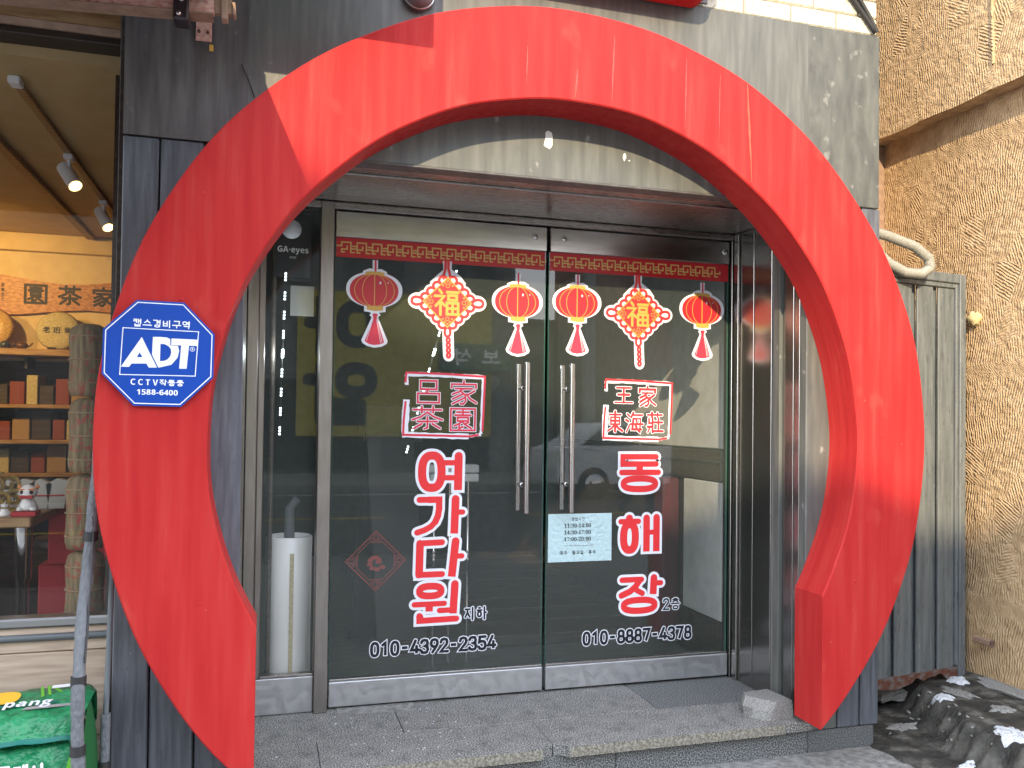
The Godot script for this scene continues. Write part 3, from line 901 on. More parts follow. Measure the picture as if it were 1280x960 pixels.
func build_car() -> void:
	var t := thing("parked_car", "white hatchback car parked at the far kerb", "car", Vector3(7.3, -0.14, 11.6))
	var prof := [Vector2(-2.0, 0.3), Vector2(2.0, 0.3), Vector2(2.08, 0.5), Vector2(2.05, 0.75), Vector2(1.9, 0.9), Vector2(1.05, 1.0), Vector2(-1.75, 1.02), Vector2(-2.0, 0.92), Vector2(-2.06, 0.6)]
	var st := nb()
	prism(st, prof, -0.85, 0.85)
	obj("body", st, mats.car_white, t)
	var roof := [Vector2(1.0, 0.99), Vector2(0.35, 1.42), Vector2(-0.1, 1.48), Vector2(-1.1, 1.45), Vector2(-1.72, 1.01)]
	st = nb()
	prism(st, roof, -0.72, 0.72)
	obj("cabin", st, mats.car_white, t)
	for s in [-1.0, 1.0]:
		for q in [[Vector2(0.82, 1.03), Vector2(0.3, 1.37), Vector2(-0.25, 1.41), Vector2(-0.25, 1.03)], [Vector2(-0.32, 1.03), Vector2(-0.32, 1.41), Vector2(-1.05, 1.39), Vector2(-1.5, 1.03)]]:
			st = nb()
			var z0: float = 0.715 if s > 0 else -0.735
			prism(st, q, z0, z0 + 0.02)
			obj("side_window", st, mats.dark_pane, t)
	st = nb()
	quad(st, Vector3(1.0, 1.02, -0.66), Vector3(1.0, 1.02, 0.66), Vector3(0.4, 1.41, 0.62), Vector3(0.4, 1.41, -0.62), Vector3(1, 1, 0))
	var wsm := obj("windscreen", st, mats.dark_pane, t)
	wsm.position = Vector3(0.012, 0.012, 0)
	for x in [-1.3, 1.3]:
		for z in [-0.8, 0.8]:
			var w := latheo("wheel", [Vector2(0.0, -0.1), Vector2(0.29, -0.1), Vector2(0.31, -0.07), Vector2(0.31, 0.07), Vector2(0.29, 0.1), Vector2(0.0, 0.1)], Vector3(x, 0.31, z), mats.tyre, t, 24, Basis(Vector3.RIGHT, PI / 2))
			latheo("rim", [Vector2(0.0, -0.115), Vector2(0.19, -0.112), Vector2(0.2, 0.112), Vector2(0.0, 0.115)], Vector3(x, 0.31, z), mats.chrome, w, 16, Basis(Vector3.RIGHT, PI / 2))
	for z in [-0.62, 0.62]:
		box("headlight", Vector3(1.95, 0.68, z - 0.17), Vector3(2.075, 0.84, z + 0.17), 0.03, mats.chrome, t)
	box("bumper", Vector3(1.9, 0.32, -0.8), Vector3(2.12, 0.5, 0.8), 0.04, mats.black_rubber, t)

# =====================================================================
# the restaurant front
# =====================================================================
func build_restaurant_building() -> void:
	var b := thing("restaurant_building", "grey metal-clad restaurant front with recessed entrance behind the red ring", "building")
	# body of the wall behind the cladding
	var st := nb()
	bx(st, Vector3(-0.46, 0.0, -0.16), Vector3(-0.1, 3.0, -0.05))
	bx(st, Vector3(2.165, 0.0, -0.16), Vector3(2.47, 3.0, -0.05))
	bx(st, Vector3(-0.1, 2.3, -0.16), Vector3(2.165, 3.0, -0.05))
	obj("wall", st, mats.render_grey, b)
	box("side_wall", Vector3(2.3, 0.0, -3.4), Vector3(2.47, 3.0, -0.16), 0.0, mats.grey_sheet, b)
	box("upper_storey", Vector3(-6, 3.0, -5.0), Vector3(2.485, 6.5, -0.09), 0.0, mats.render_grey, b)
	# lower ribbed boards
	for q in [[-0.463, -0.354], [-0.348, -0.214], [-0.208, -0.078]]:
		box("cladding_board", Vector3(q[0], 0.09, -0.045), Vector3(q[1], 2.262, 0.0), 0.004, mats.blue_grey_board, b)
	for q in [[2.131, 2.285], [2.291, 2.395], [2.401, 2.49]]:
		box("cladding_board", Vector3(q[0], 0.09, -0.045), Vector3(q[1], 2.258, 0.003), 0.004, mats.blue_grey_board if q[0] > 2.2 else mats.grey_sheet, b)
	# upper sheets
	box("upper_sheet", Vector3(-0.463, 2.266, -0.05), Vector3(-0.0757, 3.0, 0.0045), 0.0, mats.dark_sheet, b)
	box("lintel_sheet", Vector3(-0.0755, 2.256, -0.05), Vector3(2.1315, 3.0, 0.0045), 0.0, mats.grey_sheet, b)
	box("upper_sheet", Vector3(2.132, 2.262, -0.05), Vector3(2.485, 3.0, 0.004), 0.003, mats.grey_sheet_worn, b)
	# flaked patches where old fixings were
	for q in [[1.0, 2.395, 0.018, 0.036], [1.31, 2.365, 0.007, 0.014], [1.33, 2.353, 0.004, 0.003]]:
		st = nb()
		var poly := []
		for k in 14:
			var r := 0.7 + rng.randf() * 0.5
			poly.append(Vector2(q[0], q[1]) + Vector2(cos(TAU * k / 14) * q[2], sin(TAU * k / 14) * q[3]) * r)
		prism(st, poly, 0.004, 0.0056)
		obj("bare_patch", st, mats.white_paper, b)
	# peeled sealant at the upper right rim of the ring
	for q in [[1.79, 2.72, 0.03, 0.012], [2.1, 2.5, 0.02, 0.014], [2.13, 2.47, 0.014, 0.01], [1.83, 2.7, 0.012, 0.016]]:
		st = nb()
		var poly := []
		for k in 12:
			var r := 0.5 + rng.randf() * 0.7
			poly.append(Vector2(q[0], q[1]) + Vector2(cos(TAU * k / 12) * q[2], sin(TAU * k / 12) * q[3]) * r)
		prism(st, poly, 0.001, 0.006)
		obj("sealant_flake", st, mats.white_brick, b)
	# drip edge over the entrance
	box("drip_edge", Vector3(-0.073, 2.246, -0.06), Vector3(2.13, 2.255, 0.008), 0.002, mats.dark_sheet, b)
	# plinth under the right-hand boards
	box("plinth", Vector3(2.15, -0.02, -0.2), Vector3(2.474, 0.085, -0.004), 0.004, mats.granite_dark, b)
	box("plinth", Vector3(-0.46, -0.02, -0.2), Vector3(-0.08, 0.085, -0.006), 0.004, mats.granite_dark, b)
	# painted brickwork above the sheets on the right
	box("mortar_bed", Vector3(1.5, 3.0, -0.09), Vector3(2.47, 3.5, -0.012), 0.0, mats.mortar, b)
	for r in 6:
		for k in 6:
			var x0 := 1.4 + k * 0.22 - (0.11 if r % 2 else 0.0)
			var x1 := minf(x0 + 0.212, 2.478)
			x0 = maxf(x0, 1.5)
			if x1 - x0 < 0.03:
				continue
			var y := 3.006 + r * 0.075
			box("brick", Vector3(x0, y, -0.06), Vector3(x1, y + 0.068, -0.004 - rng.randf() * 0.004), 0.005, mats.white_brick, b)
	# soffit of the recess: two steel strips and the transom
	box("soffit_strip", Vector3(-0.07, 2.248, -0.13), Vector3(2.13, 2.262, -0.062), 0.0, mats.steel_dull, b)
	box("soffit_strip", Vector3(-0.07, 2.24, -0.42), Vector3(2.13, 2.255, -0.135), 0.003, mats.steel_dull, b)
	box("soffit_strip", Vector3(-0.07, 2.244, -0.54), Vector3(2.13, 2.257, -0.425), 0.002, mats.steel_dull, b)
	# right jamb: folded steel strips with dark gaps and the proud shutter guide
	box("jamb_backing", Vector3(2.1465, 0.0, -0.62), Vector3(2.3, 2.26, -0.05), 0.0, mats.render_grey, b)
	for q in [[-0.555, -0.52, 2.128, "steel"], [-0.513, -0.405, 2.14, "steel_jamb"], [-0.398, -0.262, 2.14, "steel_jamb"], [-0.22, -0.178, 2.125, "grey_sheet"], [-0.174, -0.1, 2.14, "steel_jamb"], [-0.088, -0.052, 2.136, "steel_jamb"]]:
		box("jamb_strip", Vector3(q[2], 0.14, q[0]), Vector3(2.146, 2.24, q[1]), 0.0012, mats[q[3]], b)
	# left jamb
	box("jamb_backing", Vector3(-0.2, 0.0, -0.62), Vector3(-0.101, 2.26, -0.05), 0.0, mats.render_grey, b)
	for q in [[-0.52, -0.3], [-0.29, -0.052]]:
		box("jamb_strip", Vector3(-0.1, 0.14, q[0]), Vector3(-0.08, 2.24, q[1]), 0.003, mats.steel_jamb, b)
	# a splinter of dark cable end by the ring
	tubeo("cable_end", [Vector3(-0.098, 2.54, 0.006), Vector3(-0.075, 2.485, 0.02), Vector3(-0.055, 2.43, 0.012)], 0.0025, mats.black_rubber, b, 6)
	build_step()

func build_step() -> void:
	var s := structure("entrance_step")
	box("step_core", Vector3(-0.6, -0.1, -0.62), Vector3(2.14, 0.098, -0.012), 0.0, mats.granite_dark, s)
	# risers
	for q in [[-0.5, 0.5], [0.503, 1.3], [1.303, 2.146]]:
		box("riser_slab", Vector3(q[0], -0.02, -0.03), Vector3(q[1], 0.099, 0.0), 0.003, mats.granite_riser, s)
	# front row of treads with worn noses, broken at one joint
	var treads := [[-0.6, 0.2], [0.203, 1.045], [1.048, 2.02]]
	for k in treads.size():
		var x0: float = treads[k][0]
		var x1: float = treads[k][1]
		var poly := [Vector2(x0, 0.255), Vector2(x0, -0.034)]
		var n := 16
		for j in range(1, n):
			var x := lerpf(x0, x1, float(j) / n)
			poly.append(Vector2(x, -0.034 + rng.randf_range(-0.0012, 0.0022)))
		if k == 1:
			poly = poly.filter(func(p): return p.x < 1.0 or p.y > 0.0)
			poly += [Vector2(1.0, -0.033), Vector2(1.01, -0.012), Vector2(1.03, 0.0), Vector2(1.045, 0.004), Vector2(1.045, 0.255)]
		elif k == 2:
			poly = [Vector2(1.048, 0.255), Vector2(1.048, 0.0), Vector2(1.07, -0.004), Vector2(1.092, -0.02), Vector2(1.1, -0.034)] + poly.filter(func(p): return p.x > 1.11 and p.y < 0.0) + [Vector2(2.02, -0.034), Vector2(2.02, 0.255)]
		else:
			poly += [Vector2(x1, -0.034), Vector2(x1, 0.255)]
		var st := nb()
		# plan polygon (x, -z) laid flat
		prism(st, poly, 0.1, 0.14, Transform3D(Basis(Vector3(1, 0, 0), Vector3(0, 0, -1), Vector3(0, 1, 0)), Vector3.ZERO))
		obj("tread_slab", st, mats.granite, s)
		st = nb()
		bx(st, Vector3(x0 + 0.001, 0.1005, 0.0), Vector3((x1 if k != 1 else 0.995), 0.137, 0.0352), 0.0) if k != 2 else bx(st, Vector3(1.105, 0.1005, 0.0), Vector3(x1 - 0.001, 0.137, 0.0352), 0.0)
		obj("worn_nose", st, mats.granite_worn, s)
	box("tread_slab", Vector3(2.023, 0.1, -0.255), Vector3(2.15, 0.1395, 0.03), 0.003, mats.granite, s)
	# second row up to the doors, with the darker polished strip on the right
	for q in [[-0.6, 0.53, 0.1392, "granite"], [0.533, 1.6, 0.14, "granite"], [1.603, 2.15, 0.1394, "granite_riser"]]:
		box("tread_slab", Vector3(q[0], 0.1, -0.62), Vector3(q[1], q[2], -0.258), 0.002, mats[q[3]], s)
	# grey plastic strip under the left door
	box("threshold_strip", Vector3(0.3, 0.139, -0.6), Vector3(0.62, 0.143, -0.5), 0.001, mats.concrete, s)

# =====================================================================
# the red ring
# =====================================================================
func build_ring() -> void:
	var t := thing("moon_gate_ring", "big glossy red ring framing the entrance, open at the bottom", "ring arch", Vector3(RC.x, RC.y, 0))
	var n := 160
	var ao := asin(1.05 / RO)
	var ai := asin(1.05 / RI)
	var e := 0.005
	var prof := []
	# cross-section: [0 outer..1 inner, offset along radius, z]
	prof = [[0, 0.0, 0.004], [0, 0.0, RT - e], [0, -e, RT], [1, e, RT], [1, 0.0, RT - e], [1, 0.0, 0.004]]
	var rows := []
	for i in n + 1:
		var f := float(i) / n
		var row := []
		for c in prof:
			var a0 := ao if c[0] == 0 else ai
			var ang := lerpf(a0, TAU - a0, f)
			var r := (RO if c[0] == 0 else RI) + float(c[1])
			# a hand-built thing: the rim wanders by a millimetre or two
			var calm := smoothstep(0.0, 0.03, minf(f, 1.0 - f))
			r += (0.0016 * sin(ang * 9.0 + c[0] * 2.0) + 0.001 * sin(ang * 23.0)) * calm
			if i == 0 or i == n:   # the cut ends are plumb
				row.append(Vector3(-1.05 if i == 0 else 1.05, -sqrt(r * r - 1.05 * 1.05), c[2]))
				continue
			row.append(Vector3(-sin(ang) * r, -cos(ang) * r, c[2] + 0.0012 * sin(ang * 6.0) * calm * (1.0 if c[2] > 0.1 else 0.0)))
		rows.append(row)
	var st := nb()
	for s in prof.size() - 1:
		st.set_smooth_group(s)
		for i in n:
			var a: Vector3 = rows[i][s]
			var rad := Vector3(a.x, a.y, 0).normalized()
			var out := rad if s == 0 else Vector3(rad.x, rad.y, 1) if s == 1 else Vector3(0, 0, 1) if s == 2 else Vector3(-rad.x, -rad.y, 1) if s == 3 else -rad
			quad(st, rows[i][s], rows[i][s + 1], rows[i + 1][s + 1], rows[i + 1][s], out)
	st.set_smooth_group(-1)
	for i in [0, n]:
		var o := Vector3(1, 0, 0) if i == 0 else Vector3(-1, 0, 0)
		for s in range(1, prof.size() - 1):
			tri(st, rows[i][0], rows[i][s], rows[i][s + 1], o)
	obj("ring_body", st, mats.red_paint, t)
	# old water runs that dried on the paint: narrow and pale, one rusty
	for q in [[1.736, 2.635, 1.758, 2.26, 0.0045, "run_rust"], [1.048, 2.6, 1.04, 2.5, 0.003, "run_pale"], [1.189, 2.74, 1.181, 2.5, 0.0025, "run_pale"], [1.479, 2.7, 1.475, 2.43, 0.0022, "run_pale"], [1.62, 2.66, 1.616, 2.4, 0.0018, "run_pale"], [0.86, 2.66, 0.858, 2.53, 0.002, "run_pale"]]:
		var pa := Vector2(q[0], q[1]) - RC
		var pb := Vector2(q[2], q[3]) - RC
		var lft := []
		var rgt := []
		for k in 15:
			var f := k / 14.0
			var c := pa.lerp(pb, f) + Vector2(0.0004 * sin(k * 1.3), 0)
			var w: float = q[4] * (0.35 + 0.65 * sin(PI * clampf(f * 1.1, 0.0, 1.0))) * (1.0 + 0.25 * sin(k * 2.1))
			lft.append(c - Vector2(w, 0))
			rgt.push_front(c + Vector2(w, 0))
		st = nb()
		flat(st, lft + rgt, RT + 0.0014, Transform3D.IDENTITY)
		obj("paint_run", st, mats[q[5]], t)
	for q in [[2.272, 1.44, 0.006], [2.449, 1.269, 0.0045], [-0.2, 2.05, 0.003], [-0.17, 0.74, 0.004], [2.22, 0.62, 0.004], [2.12, 0.5, 0.005]]:
		st = nb()
		var chip := []
		for k in 9:
			chip.append(Vector2(q[0], q[1]) - RC + Vector2(cos(TAU * k / 9), sin(TAU * k / 9)) * q[2] * rng.randf_range(0.5, 1.1))
		flat(st, chip, RT + 0.0015, Transform3D.IDENTITY)
		obj("paint_chip", st, mats.run_pale, t)
	# screw heads left from a former fixing: dried run of lighter paint and screw heads left from a former fixing
	for q in [[0.42, 1.3], [-1.29, 0.43], [1.2, -0.55], [1.33, 0.02], [-1.22, -0.52]]:
		latheo("screw_head", [Vector2(0.0, 0.0022), Vector2(0.004, 0.0018), Vector2(0.006, 0.0)], Vector3(q[0], q[1], RT - 0.0002), mats.red_paint, t, 10, Basis(Vector3.RIGHT, PI / 2))

# =====================================================================
# doors, side window
# =====================================================================
func build_door(called: String, label: String, x0: float, x1: float, hx: float) -> Node3D:
	var t := thing(called, label, "door", Vector3(x0, 0.0, -0.6))
	var w := x1 - x0
	pane("glass", Vector3(0.002, 0.255, 0.0035), Vector3(w - 0.002, 2.11, 0.0035), mats.glass, t)
	for x in [0.0, w - 0.0022]:
		box("glass_edge", Vector3(x, 0.262, -0.0082), Vector3(x + 0.0022, 2.103, 0.0042), 0.0, mats.glass_edge, t)
	box("top_rail", Vector3(0, 2.104, -0.022), Vector3(w, 2.212, 0.02), 0.003, mats.steel, t)
	var br := box("bottom_rail", Vector3(0, 0.15, -0.022), Vector3(w, 0.252, 0.02), 0.003, mats.steel_plate, t)
	box("rail_lip", Vector3(0.001, 0.2525, -0.016), Vector3(w - 0.001, 0.262, 0.014), 0.002, mats.steel, br)
	var h := Node3D.new()
	h.name = "handle"
	t.add_child(h)
	for s in [1.0, -1.0]:
		var z: float = 0.066 * s
		tubeo("grip", [Vector3(hx, 0.94, z), Vector3(hx, 1.6, z)], 0.0125, mats.chrome, h, 18)
		for y in [1.06, 1.49]:
			tubeo("standoff", [Vector3(hx, y, 0.005 * s), Vector3(hx, y, z)], 0.007, mats.chrome, h, 12)
			latheo("rosette", [Vector2(0.0, 0.004), Vector2(0.012, 0.003), Vector2(0.013, 0.0)], Vector3(hx, y, 0.0045 if s > 0 else -0.0085), mats.chrome, h, 16, Basis(Vector3.RIGHT, PI / 2 * s))
	return t

func lock_on(t: Node3D, x: float) -> void:
	var l := latheo("lock", [Vector2(0.0, 0.004), Vector2(0.012, 0.0035), Vector2(0.0135, 0.0)], Vector3(x, 2.166, 0.02), mats.chrome, t, 20, Basis(Vector3.RIGHT, PI / 2))
	box("key_slot", Vector3(x - 0.006, 2.1645, 0.0235), Vector3(x + 0.006, 2.1675, 0.0246), 0.0, mats.black_gap, l)

func build_entrance() -> void:
	var sp := plain("steel_plate", lin(0.53, 0.535, 0.55), 0.38, 0.85)
	rough_noise(sp, 101, 0.02, 0.3, 0.5)
	sp.uv1_triplanar = true
	sp.uv1_world_triplanar = true
	sp.uv1_scale = Vector3(1.5, 1.5, 1.5)
	var l := build_door("glass_door", "left glass door with the tea house lettering in red", 0.267, 1.197, 0.83)
	lock_on(l, 0.873)
	var r := build_door("glass_door", "right glass door with the hours notice stuck on it", 1.212, 2.122, 0.095)
	lock_on(r, 0.065)
	latheo("lock", [Vector2(0.0, 0.003), Vector2(0.014, 0.003), Vector2(0.016, 0.0)], Vector3(0.883, 2.162, 0.02), mats.chrome, r, 20, Basis(Vector3.RIGHT, PI / 2))
	var f := thing("door_frame", "dull steel frame with post and transom around the glass doors", "door frame")
	box("post", Vector3(0.205, 0.14, -0.66), Vector3(0.26, 2.243, -0.55), 0.003, mats.steel_dull_v, f)
	box("transom", Vector3(-0.07, 2.2155, -0.66), Vector3(2.128, 2.247, -0.558), 0.003, mats.steel_dull, f)
	box("side_stop", Vector3(2.126, 0.14, -0.64), Vector3(2.15, 2.24, -0.57), 0.002, mats.steel_jamb, f)
	for k in 46:
		box("gasket_tooth", Vector3(0.2605, 0.2 + k * 0.043, -0.61), Vector3(0.2655, 0.219 + k * 0.043, -0.575), 0.0, mats.black_rubber, f)
	var s := thing("side_window", "narrow fixed side window with steel panel, left of the doors", "window")
	pane("glass", Vector3(-0.0075, 0.29, -0.596), Vector3(0.2045, 2.2145, -0.596), mats.glass, s)
	box("bottom_panel", Vector3(-0.03, 0.142, -0.62), Vector3(0.204, 0.287, -0.572), 0.003, mats.steel_plate, s)
	box("frame_post", Vector3(-0.078, 0.14, -0.62), Vector3(-0.034, 2.24, -0.545), 0.003, mats.steel_dull_v, s)
	box("frame_bead", Vector3(-0.033, 0.288, -0.62), Vector3(-0.008, 2.214, -0.578), 0.003, mats.steel_dull_v, s)
	box("frame_sill", Vector3(-0.007, 0.2875, -0.618), Vector3(0.204, 0.298, -0.575), 0.002, mats.steel_dull, s)

# =====================================================================
# the hall behind the doors
# =====================================================================
func build_hall() -> void:
	var h := structure("entrance_hall")
	box("floor", Vector3(-0.3, 0.0, -4.6), Vector3(2.25, 0.138, -0.63), 0.0, mats.hall_floor, h)
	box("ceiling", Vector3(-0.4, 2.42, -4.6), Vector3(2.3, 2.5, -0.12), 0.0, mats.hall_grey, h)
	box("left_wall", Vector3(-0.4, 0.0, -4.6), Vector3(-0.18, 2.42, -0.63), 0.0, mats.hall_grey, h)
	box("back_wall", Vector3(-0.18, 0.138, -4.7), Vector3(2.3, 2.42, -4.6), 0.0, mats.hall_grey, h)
	var rw := box("right_wall", Vector3(2.2, 0.0, -4.6), Vector3(2.3, 2.42, -0.63), 0.0, mats.dark_wood, h)
	box("wall_panel", Vector3(2.175, 1.215, -3.2), Vector3(2.199, 2.415, -0.74), 0.004, mats.hall_wall, rw)
	box("dado_board", Vector3(2.172, 1.055, -3.2), Vector3(2.199, 1.205, -0.74), 0.004, mats.dark_wood, rw)
	box("dado_rail", Vector3(2.16, 1.145, -3.2), Vector3(2.172, 1.152, -0.74), 0.001, mats.bolt, rw)
	box("lower_panel", Vector3(2.175, 0.36, -1.13), Vector3(2.199, 1.045, -0.74), 0.004, mats.hall_wall, rw)
	box("skirting", Vector3(2.16, 0.138, -1.13), Vector3(2.199, 0.35, -0.74), 0.004, mats.dark_wood, rw)
	box("red_post", Vector3(2.1, 0.14, -1.34), Vector3(2.199, 1.04, -1.22), 0.01, mats.maroon_paint, rw)
	# boards of the raised floor behind
	for k in 9:
		box("floorboard", Vector3(0.62, 0.139, -1.62 - k * 0.29), Vector3(2.15, 0.2 + k * 0.005, -1.345 - k * 0.29), 0.006, mats.dark_wood, h)
	# stair rail with turned balusters
	var r := thing("stair_railing", "pale handrail end on turned metal balusters inside the hall", "railing", Vector3(0.95, 0.138, -1.2))
	box("handrail", Vector3(-0.2, 0.94, -0.05), Vector3(0.09, 0.98, 0.05), 0.005, mats.hall_wall, r)
	box("handrail_base", Vector3(-0.16, 0.895, -0.045), Vector3(0.09, 0.935, 0.045), 0.005, mats.hall_wall, r)
	for x in [-0.13, -0.05, 0.045]:
		var pr := [Vector2(0.008, 0.0), Vector2(0.008, 0.9)]
		pr = [Vector2(0.007, 0.0)]
		for y in [0.2, 0.22, 0.5, 0.52, 0.54]:
			pr += [Vector2(0.007, y - 0.008), Vector2(0.013, y), Vector2(0.007, y + 0.008)]
		pr.append(Vector2(0.007, 0.9))
		latheo("baluster", pr, Vector3(x, 0, 0), mats.chrome, r, 10)
	# folding board
	var a := thing("folding_board", "black folding board leaning in the hall behind the left door", "board", Vector3(0.66, 0.138, -1.5), 0.3)
	var st := nb()
	bx(st, Vector3(-0.14, 0.0, -0.015), Vector3(0.14, 1.15, 0.015), 0.004, Transform3D(Basis(Vector3.RIGHT, -0.16), Vector3(0, 0, 0.12)))
	obj("front_panel", st, mats.black_rubber, a)
	st = nb()
	bx(st, Vector3(-0.14, 0.0, -0.015), Vector3(0.14, 1.15, 0.015), 0.004, Transform3D(Basis(Vector3.RIGHT, 0.16), Vector3(0, 0, -0.24)))
	obj("back_panel", st, mats.black_rubber, a)
	# white roll standing in the side window
	var w := thing("storage_roll", "white cylindrical roll with a yellow stripe standing in the side window", "roll", Vector3(0.105, 0.138, -0.745))
	latheo("roll", [Vector2(0.0, 0.0), Vector2(0.094, 0.0), Vector2(0.096, 0.02), Vector2(0.094, 0.3), Vector2(0.096, 0.7), Vector2(0.09, 0.705), Vector2(0.084, 0.69), Vector2(0.0, 0.685)], Vector3.ZERO, mats.porcelain, w, 32)
	st = nb()
	for k in 3:
		var a0 := PI * 0.44 + k * 0.06
		quad(st, Vector3(cos(a0) * 0.0972, 0.04, sin(a0) * 0.0972), Vector3(cos(a0 + 0.06) * 0.0972, 0.04, sin(a0 + 0.06) * 0.0972), Vector3(cos(a0 + 0.06) * 0.0972, 0.64, sin(a0 + 0.06) * 0.0972), Vector3(cos(a0) * 0.0972, 0.64, sin(a0) * 0.0972), Vector3(0, 0, 1))
	obj("stripe", st, mats.tea_paper, w)
	tubeo("spout", [Vector3(0.0, 0.68, 0.0), Vector3(0.0, 0.82, 0.0), Vector3(0.03, 0.86, 0.01)], [0.022, 0.02, 0.016], mats.conduit, w, 12)
	# strip of wood and paper behind the side glass
	tubeo("wood_batten", [Vector3(0.022, 0.29, -0.66), Vector3(0.024, 2.2, -0.66)], 0.011, mats.dark_wood, self, 8).set_meta("label", "thin brown batten standing at the left inside the side window")
	get_child(get_child_count() - 1).set_meta("category", "batten")
	# LED strips
	led_strip("led_strip", "vertical strip of small white lights inside the side window", Vector3(0.055, 1.25, -0.63), Vector3(0.07, 1.97, -0.63), 9)
	led_strip("led_strip", "slanting row of small white lights added for a strip mirrored in the left door", Vector3(0.62, 1.16, -0.9), Vector3(0.86, 2.15, -0.78), 11)  # stands in for the slanting reflection of LEDs in the door glass
	var po := thing("security_poster", "black poster with white emblem behind the side window", "poster", Vector3(0.085, 0, -0.63))
	box("sheet", Vector3(-0.06, 1.93, -0.001), Vector3(0.085, 2.2, 0.001), 0.0, mats.vinyl_navy, po)
	latheo("emblem", [Vector2(0.0, 0.0007), Vector2(0.04, 0.0006), Vector2(0.04, 0.0)], Vector3(0.005, 2.13, 0.0012), mats.sign_white, po, 28, Basis(Vector3.RIGHT, PI / 2))
	latin("lettering", "GA·eyes", 0.024, Vector3(0.012, 2.045, 0.0015), Basis.IDENTITY, mats.sign_white, po)
	latin("small_lettering", "CCTV", 0.008, Vector3(0.012, 2.012, 0.0015), Basis.IDENTITY, mats.sign_white, po)
	var gp := box("paper_note", Vector3(0.09, 1.77, -0.632), Vector3(0.185, 1.895, -0.63), 0.0, mats.hall_wall, self)
	metas(gp, "plain beige sheet under the black poster in the side window", "paper")
	var rp := thing("wall_picture", "framed dark picture hanging on the back wall of the hall", "picture", Vector3(1.1, 1.3, -4.58))
	box("frame", Vector3(-0.3, -0.2, 0), Vector3(0.3, 0.2, 0.02), 0.004, mats.dark_wood, rp)
	box("sheet", Vector3(-0.26, -0.16, 0.02), Vector3(0.26, 0.16, 0.023), 0.0, mats.hall_wall, rp)

func led_strip(called: String, label: String, a: Vector3, b: Vector3, n: int) -> void:
	var t := thing(called, label, "light strip")
	tubeo("lead", [a, b], 0.0015, mats.black_rubber, t, 5)
	var d := (b - a).normalized()
	for k in n:
		var c := a.lerp(b, (k + 0.5) / n)
		var st := nb()
		for j in 3:
			var q := c + d * (j - 1) * 0.013
			bx(st, q + Vector3(-0.004, -0.004, 0.0), q + Vector3(0.004, 0.004, 0.004))
		obj("led_module_light", st, mats.led, t)
	var l := OmniLight3D.new()
	l.name = "strip_light"
	t.add_child(l)
	l.position = (a + b) / 2 + Vector3(0, 0, 0.012)
	l.light_energy = 0.03
	l.light_color = Color(0.9, 0.97, 1.0)
	l.omni_range = 6.0
	l.omni_attenuation = 2.0
	l.light_size = 0.01
	l.shadow_enabled = true

# =====================================================================
# tea shop on the left
# =====================================================================
func build_tea_shop_building() -> void:
	var b := thing("tea_shop_building", "tea shop front with big window over pale boards, left of the restaurant", "building")
	# front: pale boards, two rails, window head
	box("wall", Vector3(-3.4, 0.0, -0.24), Vector3(-0.47, 0.66, -0.125), 0.0, mats.render_grey, b)
	box("front_board", Vector3(-3.4, 0.0, -0.124), Vector3(-0.464, 0.281, -0.102), 0.003, mats.pale_board, b)
	box("front_board", Vector3(-3.4, 0.284, -0.124), Vector3(-0.464, 0.566, -0.101), 0.003, mats.pale_board, b)
	box("front_board", Vector3(-3.4, 0.569, -0.124), Vector3(-0.464, 0.65, -0.102), 0.003, mats.pale_board, b)
	tubeo("rail", [Vector3(-3.4, 0.618, -0.094), Vector3(-0.466, 0.618, -0.094)], 0.012, mats.conduit, b, 10)
	box("window_sill", Vector3(-3.4, 0.651, -0.16), Vector3(-0.464, 0.682, -0.085), 0.006, mats.bolt, b)
	box("window_post", Vector3(-0.486, 0.0, -0.2), Vector3(-0.465, 3.0, -0.06), 0.002, mats.dark_wood, b)
	box("window_post", Vector3(-3.4, 0.683, -0.2), Vector3(-3.32, 2.6, -0.07), 0.002, mats.dark_wood, b)
	pane("glass", Vector3(-3.3195, 0.6825, -0.12), Vector3(-0.4865, 2.5855, -0.12), mats.glass_clear, b)
	box("head_frame", Vector3(-3.4, 2.586, -0.18), Vector3(-0.487, 2.61, -0.08), 0.003, mats.dark_wood, b)
	box("head_strip", Vector3(-3.4, 2.611, -0.17), Vector3(-0.487, 2.636, -0.072), 0.003, mats.plaster_pink, b)
	box("head_board", Vector3(-3.4, 2.637, -0.17), Vector3(-0.487, 2.7, -0.076), 0.003, mats.warm_wood, b)
	box("header_panel", Vector3(-3.4, 2.701, -0.17), Vector3(-0.466, 3.0, -0.06), 0.003, mats.dark_sheet, b)
	box("neighbour_wall", Vector3(-6.0, 0.0, -0.3), Vector3(-3.401, 3.0, -0.05), 0.0, mats.render_grey, b)
	# room
	var r := structure("tea_shop_room")
	box("floor", Vector3(-3.5, 0.0, -3.4), Vector3(-0.5, 0.3, -0.25), 0.0, mats.dark_wood, r)
	box("ceiling", Vector3(-3.5, 2.55, -3.4), Vector3(-0.49, 2.68, -0.181), 0.0, mats.shop_ceiling, r)
	box("back_wall", Vector3(-3.5, 0.3, -3.42), Vector3(-0.5, 2.55, -3.3), 0.0, mats.cream_wall, r)
	box("right_wall", Vector3(-0.53, 0.3, -3.3), Vector3(-0.49, 2.55, -0.25), 0.0, mats.dark_wood, r)
	box("left_wall", Vector3(-3.5, 0.3, -3.3), Vector3(-3.4, 2.55, -0.25), 0.0, mats.cream_wall, r)
	box("cornice", Vector3(-3.39, 2.43, -3.299), Vector3(-0.531, 2.548, -3.24), 0.004, mats.shop_ceiling, r)
	# timber strip on the ceiling
	box("ceiling_batten", Vector3(-1.17, 2.52, -3.2), Vector3(-1.12, 2.549, -0.3), 0.004, mats.warm_wood, r)

